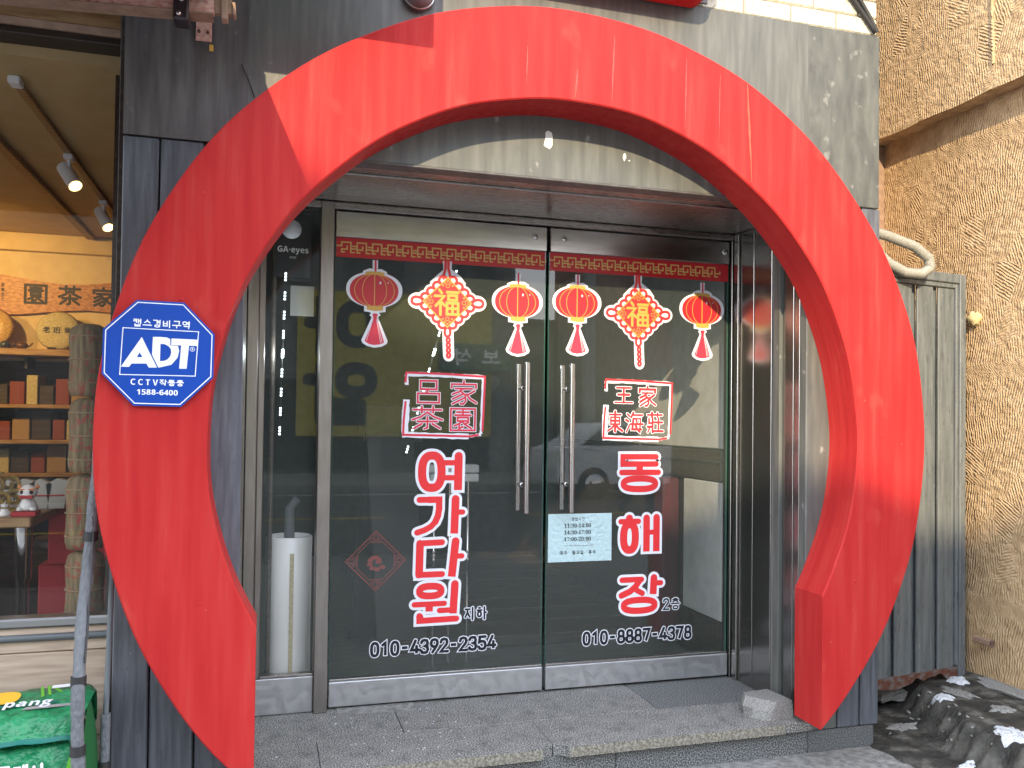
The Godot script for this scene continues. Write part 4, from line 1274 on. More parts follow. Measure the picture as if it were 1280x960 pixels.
func build_spot(at: Vector3, aim: Vector3, label: String, energy: float) -> void:
	var t := thing("track_spotlight", label, "spotlight", at)
	var d := aim.normalized()
	box("mount", Vector3(-0.02, 0.0, -0.035), Vector3(0.02, 0.022, 0.035), 0.003, mats.sign_white, t)
	tubeo("stem", [Vector3(0, 0.0, 0), Vector3(0, -0.05, 0)], 0.008, mats.sign_white, t, 8)
	tubeo("head", [Vector3(0, -0.07, 0) - d * 0.06, Vector3(0, -0.07, 0) + d * 0.075], 0.031, mats.sign_white, t, 20)
	var y := d
	var x := y.cross(Vector3.UP).normalized()
	var bs := Basis(x, y, x.cross(y))
	latheo("lamp_lens", [Vector2(0.0, 0.002), Vector2(0.026, 0.002), Vector2(0.027, 0.0)], Vector3(0, -0.07, 0) + d * 0.0755, mats.spot_lens, t, 20, bs)
	var l := SpotLight3D.new()
	l.name = "spot_light"
	t.add_child(l)
	l.position = Vector3(0, -0.07, 0) + d * 0.085
	l.basis = Basis.looking_at(d, Vector3.UP)
	l.light_energy = energy
	l.light_color = Color(1.0, 0.8, 0.46)
	l.spot_angle = 42.0
	l.spot_range = 9.0
	l.spot_attenuation = 2.0
	l.spot_angle_attenuation = 0.8
	l.light_size = 0.02
	l.shadow_enabled = true

func build_tea_shop_contents() -> void:
	var tr := thing("lighting_track", "thin pale lighting track running back along the shop ceiling", "lighting track")
	box("track", Vector3(-0.895, 2.528, -3.1), Vector3(-0.865, 2.549, -0.42), 0.002, mats.warm_wood, tr)
	box("end_feed", Vector3(-0.9, 2.52, -0.42), Vector3(-0.86, 2.549, -0.36), 0.004, mats.sign_white, tr)
	build_spot(Vector3(-0.88, 2.506, -1.25), Vector3(0.4, -0.62, 0.42), "white track spotlight nearest the shop window", 0.12)
	build_spot(Vector3(-0.88, 2.506, -2.1), Vector3(0.35, -0.66, 0.4), "white track spotlight close to the dark window post", 0.12)
	build_spot(Vector3(-1.95, 2.528, -1.75), Vector3(0.3, -0.42, -1.0), "white spotlight added out of view on the left of the shop ceiling", 1.0)  # unseen lamp, added to light the back wall
	build_spot(Vector3(-2.6, 2.528, -1.75), Vector3(0.3, -0.42, -1.0), "white spotlight added out of view farthest left on the shop ceiling", 1.0)  # second added lamp outside the view, also for the back wall
	# carved plank with brush characters
	var p := thing("wooden_plaque", "long wavy wooden plaque with black brush characters on the back wall", "plaque", Vector3(0, 0, -3.298))
	var poly := []
	for k in 15:
		var x := -2.6 + k * 0.13
		poly.append(Vector2(x, 2.045 + 0.03 * sin(k * 0.7) - k * 0.002))
	for k in 15:
		var x := -0.78 - k * 0.13
		poly.append(Vector2(x, 2.235 + 0.022 * sin(k * 0.9 + 1.0) + k * 0.002))
	var st := nb()
	prism(st, poly, 0.0, 0.03)
	obj("plank", st, mats.plaque_wood, p)
	var k0 := 0
	for q in [["園", -1.55], ["茶", -1.345], ["家", -1.14]]:
		st = nb()
		draw(st, glyph(q[0]), boxmap(Rect2(0, 0, 100, 100), Vector2(q[1], 2.085), Vector2(q[1] + 0.135, 2.21)), 0.0088, 0.0306, Transform3D.IDENTITY)
		obj("character", st, mats.ink, p)
	for c in 3:
		st = nb()
		for j in 4:
			draw(st, glyph(["老", "王", "東", "章"][(j + c) % 4]), boxmap(Rect2(0, 0, 100, 100), Vector2(-1.83 + c * 0.07, 2.185 - j * 0.03), Vector2(-1.805 + c * 0.07, 2.21 - j * 0.03)), 0.0014, 0.0306, Transform3D.IDENTITY)
		obj("small_column", st, mats.ink, p)
	# shelf
	var s := thing("display_shelf", "pale wooden shelf below the plaque", "shelf", Vector3(0, 0, -3.298))
	box("board", Vector3(-2.9, 1.722, 0.0), Vector3(-0.56, 1.764, 0.3), 0.004, mats.warm_wood, s)
	for x in [-2.2, -1.5, -0.8]:
		box("bracket", Vector3(x, 1.64, 0.001), Vector3(x + 0.02, 1.721, 0.2), 0.003, mats.dark_wood, s)
	var lean := Basis(Vector3.RIGHT, PI / 2 - 0.18)
	var c1 := thing("tea_cake", "glossy golden tea cake disc standing on the shelf at the window's left edge", "tea cake", Vector3(-1.71, 1.902, -3.16))
	latheo("disc", [Vector2(0.0, 0.03), Vector2(0.06, 0.028), Vector2(0.115, 0.02), Vector2(0.135, 0.0), Vector2(0.12, -0.018), Vector2(0.0, -0.02)], Vector3.ZERO, mats.tea_cake, c1, 40, lean)
	var c2 := thing("tea_cake", "paper-wrapped tea cake disc with black characters standing on the shelf", "tea cake", Vector3(-1.32, 1.897, -3.16))
	latheo("disc", [Vector2(0.0, 0.026), Vector2(0.08, 0.024), Vector2(0.12, 0.016), Vector2(0.132, 0.0), Vector2(0.12, -0.016), Vector2(0.0, -0.02)], Vector3.ZERO, mats.tea_paper, c2, 40, lean)
	st = nb()
	var fx := Transform3D(Basis(Vector3.RIGHT, -0.18), Vector3.ZERO)
	for j in 3:
		draw(st, glyph("老班章"[j]), boxmap(Rect2(0, 0, 100, 100), Vector2(-0.085 + j * 0.062, -0.022), Vector2(-0.042 + j * 0.062, 0.02)), 0.0026, 0.0275, fx)
	obj("lettering", st, mats.ink, c2)
	# small pots on the shelf
	var tp := thing("teapot", "small brown clay teapot between the two tea cakes", "teapot", Vector3(-1.51, 1.764, -3.08))
	latheo("body", [Vector2(0.0, 0.0), Vector2(0.022, 0.002), Vector2(0.036, 0.02), Vector2(0.03, 0.038), Vector2(0.014, 0.044), Vector2(0.006, 0.05), Vector2(0.007, 0.058), Vector2(0.0, 0.06)], Vector3.ZERO, mats.clay, tp, 20)
	tubeo("spout", [Vector3(0.03, 0.018, 0), Vector3(0.05, 0.028, 0), Vector3(0.062, 0.044, 0)], [0.009, 0.006, 0.004], mats.clay, tp, 8)
	var hp := []
	for k in 9:
		var a := PI * 0.5 + PI * k / 8.0
		hp.append(Vector3(-0.034 + cos(a) * 0.022, 0.024 + sin(a) * 0.016, 0))
	tubeo("handle", hp, 0.0035, mats.clay, tp, 6)
	var j1 := latheo("tea_jar", [Vector2(0.0, 0.0), Vector2(0.022, 0.0), Vector2(0.033, 0.018), Vector2(0.03, 0.036), Vector2(0.018, 0.046), Vector2(0.012, 0.05), Vector2(0.0, 0.05)], Vector3(-1.605, 1.764, -3.07), mats.blue_glaze, self, 20)
	metas(j1, "round dark glazed jar left of the teapot on the shelf", "jar")
	var dr := thing("tea_knife", "small black tea knife lying in front of the paper-wrapped tea cake", "knife", Vector3(-1.3, 1.772, -3.02))
	tubeo("handle", [Vector3(-0.05, 0, 0), Vector3(0.0, 0, 0)], 0.007, mats.black_rubber, dr, 8)
	tubeo("blade", [Vector3(0.0, 0, 0), Vector3(0.06, 0, 0.003)], [0.004, 0.001], mats.chrome, dr, 6)
	# lower shelving with boxes
	var u := thing("shelf_unit", "dark wooden shelf unit full of tea boxes at the back of the shop", "shelf unit", Vector3(0, 0, -3.29))
	for y in [0.95, 1.16, 1.385]:
		box("shelf_board", Vector3(-2.6, y, 0.0), Vector3(-0.55, y + 0.025, 0.34), 0.003, mats.warm_wood, u)
	for x in [-2.6, -1.78, -1.05, -0.56]:
		box("upright", Vector3(x - 0.012, 0.3, 0.001), Vector3(x + 0.012, 1.7, 0.33), 0.003, mats.dark_wood, u)
	box("back_board", Vector3(-2.6, 0.3, -0.008), Vector3(-0.55, 1.7, -0.001), 0.0, mats.dark_wood, u)
	var cols := ["kraft", "dark_wood", "canvas", "tea_paper", "dark_wood", "canvas"]  # kept dark: the shade below the display shelf is in these colours
	var names := ["brown", "black", "maroon", "beige", "dark", "dull red"]
	var rows := ["top", "middle", "lower"]
	var ordinals := ["first", "second", "third", "fourth", "fifth", "sixth", "seventh", "eighth", "ninth", "tenth", "eleventh", "twelfth", "thirteenth", "fourteenth", "fifteenth", "sixteenth"]
	var n := 0
	for r in 3:
		var y: float = [1.41, 1.185, 0.975][r]
		var x := -1.76
		var place := 1
		while x < -0.68:
			var w := rng.randf_range(0.07, 0.14)
			var hh := rng.randf_range(0.1, 0.19)
			if not (x < -1.05 and x + w > -1.07):
				var k := n % 6
				var o := box("tea_box", Vector3(x, y, -3.26), Vector3(x + w - 0.012, y + hh, -3.03), 0.003, mats[cols[k]], self)
				metas(o, "%s tea box, %s from the left on the %s shelf of the shop unit" % [names[k], ordinals[place - 1], rows[r]], "box", "tea boxes on the shelf unit")
				n += 1
				place += 1
			x += w
	# table with metal leg by the window
	var tb := thing("tea_table", "wooden tea table on a steel leg close to the window", "table", Vector3(-0.83, 0.3, -0.62))
	box("top", Vector3(-0.75, 0.625, -0.42), Vector3(0.0, 0.662, 0.1), 0.005, mats.warm_wood, tb)
	latheo("leg", [Vector2(0.03, 0.0), Vector2(0.028, 0.03), Vector2(0.022, 0.05), Vector2(0.022, 0.42), Vector2(0.03, 0.43), Vector2(0.03, 0.625)], Vector3(-0.035, 0.0, 0.05), mats.chrome, tb, 20)
	latheo("leg", [Vector2(0.022, 0.0), Vector2(0.022, 0.625)], Vector3(-0.68, 0.0, 0.05), mats.chrome, tb, 16)
	# lion figurine
	var li := thing("lion_figurine", "small white lion dance figurine with open mouth at the table edge", "figurine", Vector3(-0.858, 0.981, -0.6))
	latheo("body", [Vector2(0.0, 0.0), Vector2(0.03, 0.002), Vector2(0.034, 0.014), Vector2(0.026, 0.032), Vector2(0.018, 0.044), Vector2(0.0, 0.05)], Vector3.ZERO, mats.porcelain, li, 20)
	for x in [-0.022, 0.022]:
		latheo("paw", [Vector2(0.0, 0.0), Vector2(0.013, 0.002), Vector2(0.014, 0.01), Vector2(0.0, 0.02)], Vector3(x, 0, 0.022), mats.porcelain, li, 12)
	var hd := latheo("head", [Vector2(0.0, -0.024), Vector2(0.022, -0.018), Vector2(0.033, 0.0), Vector2(0.028, 0.018), Vector2(0.014, 0.03), Vector2(0.0, 0.033)], Vector3(0, 0.066, 0.006), mats.porcelain, li, 20)
	box("mouth", Vector3(-0.022, 0.047, 0.026), Vector3(0.022, 0.06, 0.036), 0.004, mats.red_cloth, hd)
	box("brow", Vector3(-0.026, 0.078, 0.02), Vector3(0.026, 0.084, 0.034), 0.003, mats.orange_glaze, hd)
	for x in [-0.015, 0.015]:
		latheo("eye", [Vector2(0.0, 0.007), Vector2(0.006, 0.004), Vector2(0.008, 0.0)], Vector3(x, 0.071, 0.032), mats.ink, hd, 10, Basis(Vector3.RIGHT, PI / 2))
		latheo("ear", [Vector2(0.0, -0.01), Vector2(0.009, 0.0), Vector2(0.0, 0.014)], Vector3(x * 2.0, 0.088, 0.0), mats.orange_glaze, hd, 10)
	var rb := box("red_plinth_box", Vector3(-0.905, 0.9625, -0.635), Vector3(-0.822, 0.98, -0.555), 0.003, mats.red_cloth, self)
	metas(rb, "flat red box under the white lion figurine", "box")
	var w2 := thing("white_foot", "white porcelain boot-shaped figurine left of the lion", "figurine", Vector3(-0.93, 0.963, -0.57))
	latheo("boot", [Vector2(0.0, 0.0), Vector2(0.02, 0.0), Vector2(0.022, 0.012), Vector2(0.013, 0.024), Vector2(0.012, 0.045), Vector2(0.0, 0.046)], Vector3.ZERO, mats.porcelain, w2, 16)
	latheo("band", [Vector2(0.0135, 0.03), Vector2(0.0145, 0.033), Vector2(0.0135, 0.036)], Vector3.ZERO, mats.gold, w2, 16)
	# gold ornament: coiled scroll
	var go := thing("gold_ornament", "gilded scrollwork ornament on the table beside the white lion", "ornament", Vector3(-0.955, 0.963, -0.66))
	for k in 5:
		var pts := []
		for j in 22:
			var a := j * 0.5 + k
			var r := 0.046 - j * 0.0019
			pts.append(Vector3(-0.05 + k * 0.022 + cos(a) * r, 0.06 + (k % 2) * 0.055 + sin(a) * r, (k % 3) * 0.012))
		tubeo("scroll", pts, 0.0085, mats.gold, go, 8)
	latheo("base", [Vector2(0.0, 0.0), Vector2(0.075, 0.0), Vector2(0.07, 0.014), Vector2(0.0, 0.016)], Vector3.ZERO, mats.gold, go, 20)
	# clear-wrapped packets behind
	for k in 4:
		var wq := thing("wrapped_packet", ["cellophane-wrapped packet behind the gold ornament", "cellophane packet second from the gold ornament, behind the lion", "cellophane packet behind the lion, slightly raised", "cellophane packet at the right end behind the lion"][k], "packet", Vector3(-1.0 + k * 0.062, 0.963, -0.86))
		st = nb()
		prism(st, [Vector2(-0.028, 0), Vector2(0.028, 0), Vector2(0.045, 0.1 + 0.012 * (k % 2)), Vector2(0.0, 0.122), Vector2(-0.04, 0.1)], -0.02, 0.02)
		obj("pouch", st, mats.plastic_wrap, wq)
		box("tie", Vector3(-0.03, 0.05, -0.023), Vector3(0.03, 0.056, 0.023), 0.001, mats.red_cloth, wq)
	# bark-wrapped tea bundles stacked by the post
	for k in 5:
		var bd := thing("tea_bundle", ["bark-wrapped tea bundle at the foot of the stack by the window post", "bark-wrapped tea bundle second from the floor by the window post", "bark-wrapped tea bundle in the middle of the stack by the post", "bark-wrapped tea bundle second from the top of the stack", "domed bark-wrapped tea bundle on top of the stack"][k], "tea bundle", Vector3(-0.628 + 0.004 * (k % 2), 0.3 + k * 0.278, -0.42))
		var top := 0.276 if k < 4 else 0.27
		var pr := [Vector2(0.0, 0.0), Vector2(0.058, 0.003), Vector2(0.066, 0.03), Vector2(0.062, 0.135), Vector2(0.067, 0.22), Vector2(0.058, top - 0.018), Vector2(0.035, top - 0.004), Vector2(0.0, top)]
		latheo("bundle", pr, Vector3.ZERO, mats.bamboo_wrap, bd, 26)
		for y in [0.05, 0.135, 0.22]:
			var ring := []
			for q in 25:
				ring.append(Vector3(cos(TAU * q / 24) * 0.0655, y, sin(TAU * q / 24) * 0.0655))
			tubeo("cord", ring, 0.003, mats.kraft, bd, 5)
	# red gift boxes, stool leg, bowl in the half dark under the table
	var q3 := 0
	for g in [[-0.9, 0.3, -1.25, 0.3, 0.42], [-0.86, 0.721, -1.22, 0.24, 0.26]]:
		var gb := box("gift_box", Vector3(g[0], g[1], g[2]), Vector3(g[0] + g[3], g[1] + g[4], g[2] + 0.3), 0.006, mats.red_cloth, self)
		metas(gb, ["tall red gift box on the floor behind the tea bundles", "smaller red gift box on top of the tall red one"][q3], "box")
		q3 += 1
	var so := thing("steel_stool", "low stool on a thin steel leg beyond the tea table", "stool", Vector3(-0.88, 0.3, -1.45))
	latheo("leg", [Vector2(0.012, 0.0), Vector2(0.012, 0.42)], Vector3.ZERO, mats.chrome, so, 12)
	latheo("seat", [Vector2(0.0, 0.42), Vector2(0.15, 0.42), Vector2(0.16, 0.44), Vector2(0.15, 0.47), Vector2(0.0, 0.475)], Vector3.ZERO, mats.dark_wood, so, 24)
	latheo("foot", [Vector2(0.0, 0.012), Vector2(0.11, 0.008), Vector2(0.115, 0.0)], Vector3.ZERO, mats.chrome, so, 24)
	var bo := latheo("orange_tray", [Vector2(0.0, 0.004), Vector2(0.1, 0.004), Vector2(0.12, 0.03), Vector2(0.124, 0.03), Vector2(0.104, 0.0), Vector2(0.0, 0.0)], Vector3(-1.05, 0.3, -0.75), mats.orange_glaze, self, 28)
	metas(bo, "round orange tray on the floor under the tea table", "tray")

# =====================================================================
# alley on the right
# =====================================================================
func build_alley() -> void:
	var t := thing("tan_building", "tan combed-stucco building wall along the alley with an overhanging upper wall", "building")
	box("lower_wall", Vector3(3.3, 0.0, -3.2), Vector3(3.7, 2.95, 1.3), 0.0, mats.stucco, t)
	# the upper wall stands proud; its lower edge is chipped
	var st := nb()
	var poly := [Vector2(-1.3, 5.5), Vector2(-3.2, 5.5)]
	poly = [Vector2(3.2, 5.5), Vector2(3.2, 2.885)]
	var nn := 44
	for k in range(1, nn):
		poly.append(Vector2(3.2 - 4.5 * k / nn, 2.905 + 0.004 * sin(k * 1.7) + rng.randf_range(-0.004, 0.004)))
	poly += [Vector2(-1.3, 2.95), Vector2(-1.3, 5.5)]
	# polygon in (-z, y), pushed along x
	prism(st, poly, 3.2, 3.72, Transform3D(Basis(Vector3(0, 0, -1), Vector3(0, 1, 0), Vector3(1, 0, 0)), Vector3.ZERO))
	obj("upper_wall", st, mats.stucco, t)
	# plaster rib on the upper wall, end pier
	tubeo("plaster_rib", [Vector3(3.198, 3.6, -0.12), Vector3(3.197, 3.3, -0.105), Vector3(3.198, 3.02, -0.1)], 0.008, mats.stucco, t, 8)
	box("end_pier", Vector3(2.5, 0.0, -1.1), Vector3(3.299, 2.9, -0.93), 0.0, mats.plaster_pink, t)
	var fo := thing("foam_lump", "crumbling yellow foam lump stuck on the tan wall beside the gate", "foam lump", Vector3(3.295, 1.862, -0.3))
	st = nb()
	var nz := FastNoiseLite.new()
	nz.seed = 3
	nz.frequency = 12.0
	st.set_smooth_group(0)
	for i in 10:
		for j in 16:
			var v := []
			for q in [[i, j], [i + 1, j], [i + 1, j + 1], [i, j + 1]]:
				var th: float = PI * q[0] / 10.0
				var ph: float = TAU * (q[1] % 16) / 16.0
				var d := Vector3(sin(th) * cos(ph), cos(th), sin(th) * sin(ph))
				v.append(d * Vector3(0.03, 0.033, 0.04) * (1.0 + 0.9 * nz.get_noise_3dv(d * 0.25)))
			quad(st, v[0], v[1], v[2], v[3], v[0] + v[2])
	obj("lump", st, mats.foam_yellow, fo)
	var pp := thing("pipe_stub", "short square metal stub sticking out low on the tan wall", "pipe", Vector3(3.3, 0.325, -0.3))
	st = nb()
	bx(st, Vector3(-0.02, -0.013, 0.0), Vector3(0.0, 0.013, 0.11), 0.003)
	obj("bar", st, mats.plaster_pink, pp)
	box("end_cap", Vector3(-0.0205, -0.0135, 0.104), Vector3(0.0, 0.0135, 0.113), 0.002, mats.rusty_paint, pp)
	build_gate()
	# corrugated hose looped over the gate
	var cur := Curve3D.new()
	var hp := [Vector3(2.5, 2.235, -0.2), Vector3(2.7, 2.205, -0.2), Vector3(2.84, 2.165, -0.19), Vector3(2.915, 2.115, -0.185), Vector3(2.925, 2.07, -0.185), Vector3(2.88, 2.04, -0.19), Vector3(2.8, 2.045, -0.2), Vector3(2.72, 2.085, -0.215), Vector3(2.65, 2.15, -0.23), Vector3(2.55, 2.2, -0.25)]
	for i in hp.size():
		var tg: Vector3 = ((hp[mini(i + 1, hp.size() - 1)] as Vector3) - (hp[maxi(i - 1, 0)] as Vector3)) / 6.0
		cur.add_point(hp[i], -tg, tg)
	var pts := []
	for k in 90:
		pts.append(cur.sample_baked(cur.get_baked_length() * k / 89.0))
	var rr := []
	for k in pts.size():
		rr.append(0.0235 if k % 2 == 0 else 0.0215)
	st = nb()
	tube(st, pts, rr, 14)
	single("corrugated_hose", st, mats.hose_plastic, "beige corrugated hose looped out over the top of the gate", "hose")
	# ground: dark wet sheet and the raised broken concrete along the wall
	st = nb()
	st.set_smooth_group(0)
	var nx := 90
	var nzs := 300
	for i in nx:
		for j in nzs:
			var p := []
			for q in [[i, j], [i + 1, j], [i + 1, j + 1], [i, j + 1]]:
				var x: float = 2.38 + 0.95 * q[0] / nx
				var z: float = -3.0 + 4.4 * q[1] / nzs
				p.append(Vector3(x, alley_h(x, z), z))
			quad(st, p[0], p[1], p[2], p[3], Vector3.UP)
	obj("alley_ground", st, mats.wet_concrete, self).set_meta("kind", "structure")
	# lumps of broken concrete
	rock("concrete_chunk", "flat broken concrete chunk under the rusty gate edge", Vector3(2.88, 0.06, -0.42), Vector3(0.1, 0.03, 0.08), 8)
	rock("concrete_chunk", "grey mortar fillet piece against the foot of the tan wall", Vector3(3.26, 0.13, -0.05), Vector3(0.07, 0.04, 0.22), 13)
	# snow left over
	snow("snow_patch", "small oval snow patch at the foot of the gate's right corner", "snow patch", Vector2(3.15, -0.25), Vector2(0.055, 0.06), 1, 0.014, mats.snow)
	snow("snow_patch", "ragged snow patch in the middle of the dark alley ground", "snow patch", Vector2(2.92, -0.1), Vector2(0.055, 0.06), 2, 0.014, mats.snow)
	snow("snow_patch", "largest snow patch at the right edge of the picture", "snow patch", Vector2(2.84, 0.35), Vector2(0.075, 0.1), 3, 0.018, mats.snow)
	snow("snow_patch", "thin snow streak just left of the largest snow patch", "snow patch", Vector2(2.66, 0.3), Vector2(0.05, 0.025), 4, 0.008, mats.snow)
	snow("mortar_patch", "pale dry mortar patch on the edge of the raised concrete below the gate", "mortar patch", Vector2(3.04, -0.13), Vector2(0.06, 0.12), 6, 0.006, mats.broken_stone)
	snow("mortar_patch", "pale dry mortar patch near the right edge of the raised concrete", "mortar patch", Vector2(3.02, 0.12), Vector2(0.06, 0.06), 7, 0.006, mats.broken_stone)
	snow("mortar_patch", "flat mortar patch in the dark corner left of the gate's foot", "mortar patch", Vector2(2.72, -0.12), Vector2(0.1, 0.05), 9, 0.005, mats.broken_stone)
	# crumbs of broken concrete along the crack
	st = nb()
	for k in 48:
		var z := rng.randf_range(-0.55, 0.45)
		var x := 2.95 - 0.26 * smoothstep(-0.6, 0.4, z) + rng.randfn(0.0, 0.1)
		if x < 2.52 or x > 3.27:
			continue
		var c := Vector3(x, alley_h(x, z) + 0.002, z)
		var e := Vector3(rng.randf_range(0.002, 0.009), rng.randf_range(0.002, 0.006), rng.randf_range(0.002, 0.008))
		bx(st, -e, e, e.y * 0.6, Transform3D(Basis.from_euler(Vector3(rng.randf_range(-0.4, 0.4), rng.randf_range(0.0, 3.0), rng.randf_range(-0.4, 0.4))), c))
	var crumbs := obj("rubble", st, mats.broken_stone, self)
	crumbs.set_meta("kind", "stuff")
	crumbs.set_meta("label", "small crumbs of broken concrete along the crack in the alley")
	var sw := tubeo("straw", [Vector3(2.75, 0.04, 0.14), Vector3(2.83, 0.045, 0.2)], 0.004, mats.sign_white, self, 6)
	metas(sw, "short white plastic straw lying on the dark alley ground", "litter")

func alley_h(x: float, z: float) -> float:
	if hz == null:
		hz = FastNoiseLite.new()
		hz.seed = 31
		hz.frequency = 2.2
		hz.fractal_octaves = 4
	var ed := 2.95 - 0.26 * smoothstep(-0.6, 0.4, z) + hz.get_noise_2d(x * 0.8, z * 1.2) * 0.07
	var up := 0.12 * smoothstep(ed - 0.03, ed + 0.1, x + 0.04 * hz.get_noise_2d(z * 6.0, 3.0)) + 0.02 * smoothstep(ed + 0.1, 3.3, x)
	var front := 2.45 + 0.6 * maxf(0.0, z - 0.05) * maxf(0.0, z - 0.05) + 0.05 * hz.get_noise_2d(z * 3.0, 9.0)
	var sink := -0.03 * (1.0 - smoothstep(front - 0.03, front + 0.03, x))
	return 0.012 + up + hz.get_noise_2d(x * 1.5, z * 1.5) * 0.008 + hz.get_noise_2d(x * 14.0 + 50.0, z * 14.0) * 0.004 + sink

func rock(called: String, label: String, at: Vector3, size: Vector3, sd: int) -> void:
	var nz := FastNoiseLite.new()
	nz.seed = sd
	nz.frequency = 1.1
	var st := nb()
	st.set_smooth_group(-1)
	for i in 9:
		for j in 14:
			var v := []
			for q in [[i, j], [i + 1, j], [i + 1, j + 1], [i, j + 1]]:
				var th: float = PI * q[0] / 9.0
				var ph: float = TAU * (q[1] % 14) / 14.0
				var d := Vector3(sin(th) * cos(ph), cos(th), sin(th) * sin(ph))
				d = d.clamp(Vector3(-0.72, -0.6, -0.72), Vector3(0.72, 0.6, 0.72)) * 1.3
				v.append(d * size * (1.0 + 0.45 * nz.get_noise_3dv(d)))
			quad(st, v[0], v[1], v[2], v[3], v[0] + v[2])
	var o := single(called, st, mats.broken_stone, label, "concrete chunk")
	o.position = at

# a thin patch lying on the alley ground: snow, or bare dry mortar
func snow(called: String, label: String, category: String, at: Vector2, r: Vector2, sd: int, thick: float, m: Material) -> void:
	var nz := FastNoiseLite.new()
	nz.seed = sd * 17
	nz.frequency = 1.3
	var st := nb()
	st.set_smooth_group(0)
	var seg := 36
	var y0 := alley_h(at.x, at.y)
	for i in 7:
		for j in seg:
			var v := []
			for q in [[i, j], [i + 1, j], [i + 1, j + 1], [i, j + 1]]:
				var a: float = TAU * (q[1] % seg) / seg
				var f: float = q[0] / 7.0
				var e := 0.85 + 0.5 * nz.get_noise_2d(cos(a) * 0.8, sin(a) * 0.8) + 0.2 * nz.get_noise_2d(cos(a) * 2.0 + 9.0, sin(a) * 2.0) + 0.08 * nz.get_noise_2d(cos(a) * 9.0, sin(a) * 9.0 + 4.0)
				var x := cos(a) * e * f * r.x
				var z := sin(a) * e * f * r.y
				var h := thick * (1.0 - pow(f, 3.0)) * (0.75 + 0.6 * nz.get_noise_2d(x * 40.0, z * 40.0)) + 0.003 - 0.012 * pow(f, 8.0)
				v.append(Vector3(x, alley_h(at.x + x, at.y + z) - y0 + h, z))
			quad(st, v[0], v[1], v[2], v[3], Vector3.UP)
	var o := single(called, st, m, label, category)
	o.position = Vector3(at.x, y0, at.y)

func build_gate() -> void:
	var g := thing("alley_gate", "weathered grey metal gate with vertical panels and a rusted bottom edge", "gate", Vector3(3.245, 0.13, -0.3), deg_to_rad(9.0))
	# x runs left from the hinge side
	var W := 0.86
	var H := 1.945
	box("stile", Vector3(-0.042, 0.0, -0.04), Vector3(0.0, H, 0.0), 0.004, mats.gate_paint, g)
	box("stile", Vector3(-W, 0.0, -0.04), Vector3(-W + 0.042, H, 0.0), 0.004, mats.gate_paint, g)
	box("top_rail", Vector3(-W + 0.043, H - 0.045, -0.04), Vector3(-0.043, H, -0.001), 0.004, mats.gate_paint, g)
	box("inner_trim", Vector3(-0.062, 0.07, -0.034), Vector3(-0.0435, H - 0.046, -0.008), 0.003, mats.gate_paint, g)
	box("inner_trim", Vector3(-W + 0.043, H - 0.068, -0.034), Vector3(-0.063, H - 0.046, -0.009), 0.003, mats.gate_paint, g)
	var x := -0.066
	while x > -W + 0.09:
		var w := 0.108
		box("panel", Vector3(x - w, 0.05, -0.03), Vector3(x, H - 0.07, -0.016), 0.004, mats.gate_paint, g)
		box("groove", Vector3(x - w - 0.05, 0.04, -0.046), Vector3(x - w + 0.012, H - 0.05, -0.04), 0.0, mats.gate_paint, g)
		x -= w + 0.037
	# rusted, eaten lower rail
	var st := nb()
	var poly := [Vector2(-W + 0.043, 0.062)]
	for k in 31:
		var xx := -W + 0.043 + (W - 0.086) * k / 30.0
		poly.append(Vector2(xx, 0.012 + 0.006 * sin(k * 0.8) + rng.randf_range(-0.006, 0.006) + (0.02 if k > 18 and k < 27 else 0.0)))
	poly.append(Vector2(-0.043, 0.062))
	prism(st, poly, -0.03, -0.012)
	obj("bottom_rail", st, mats.rusty_paint, g)

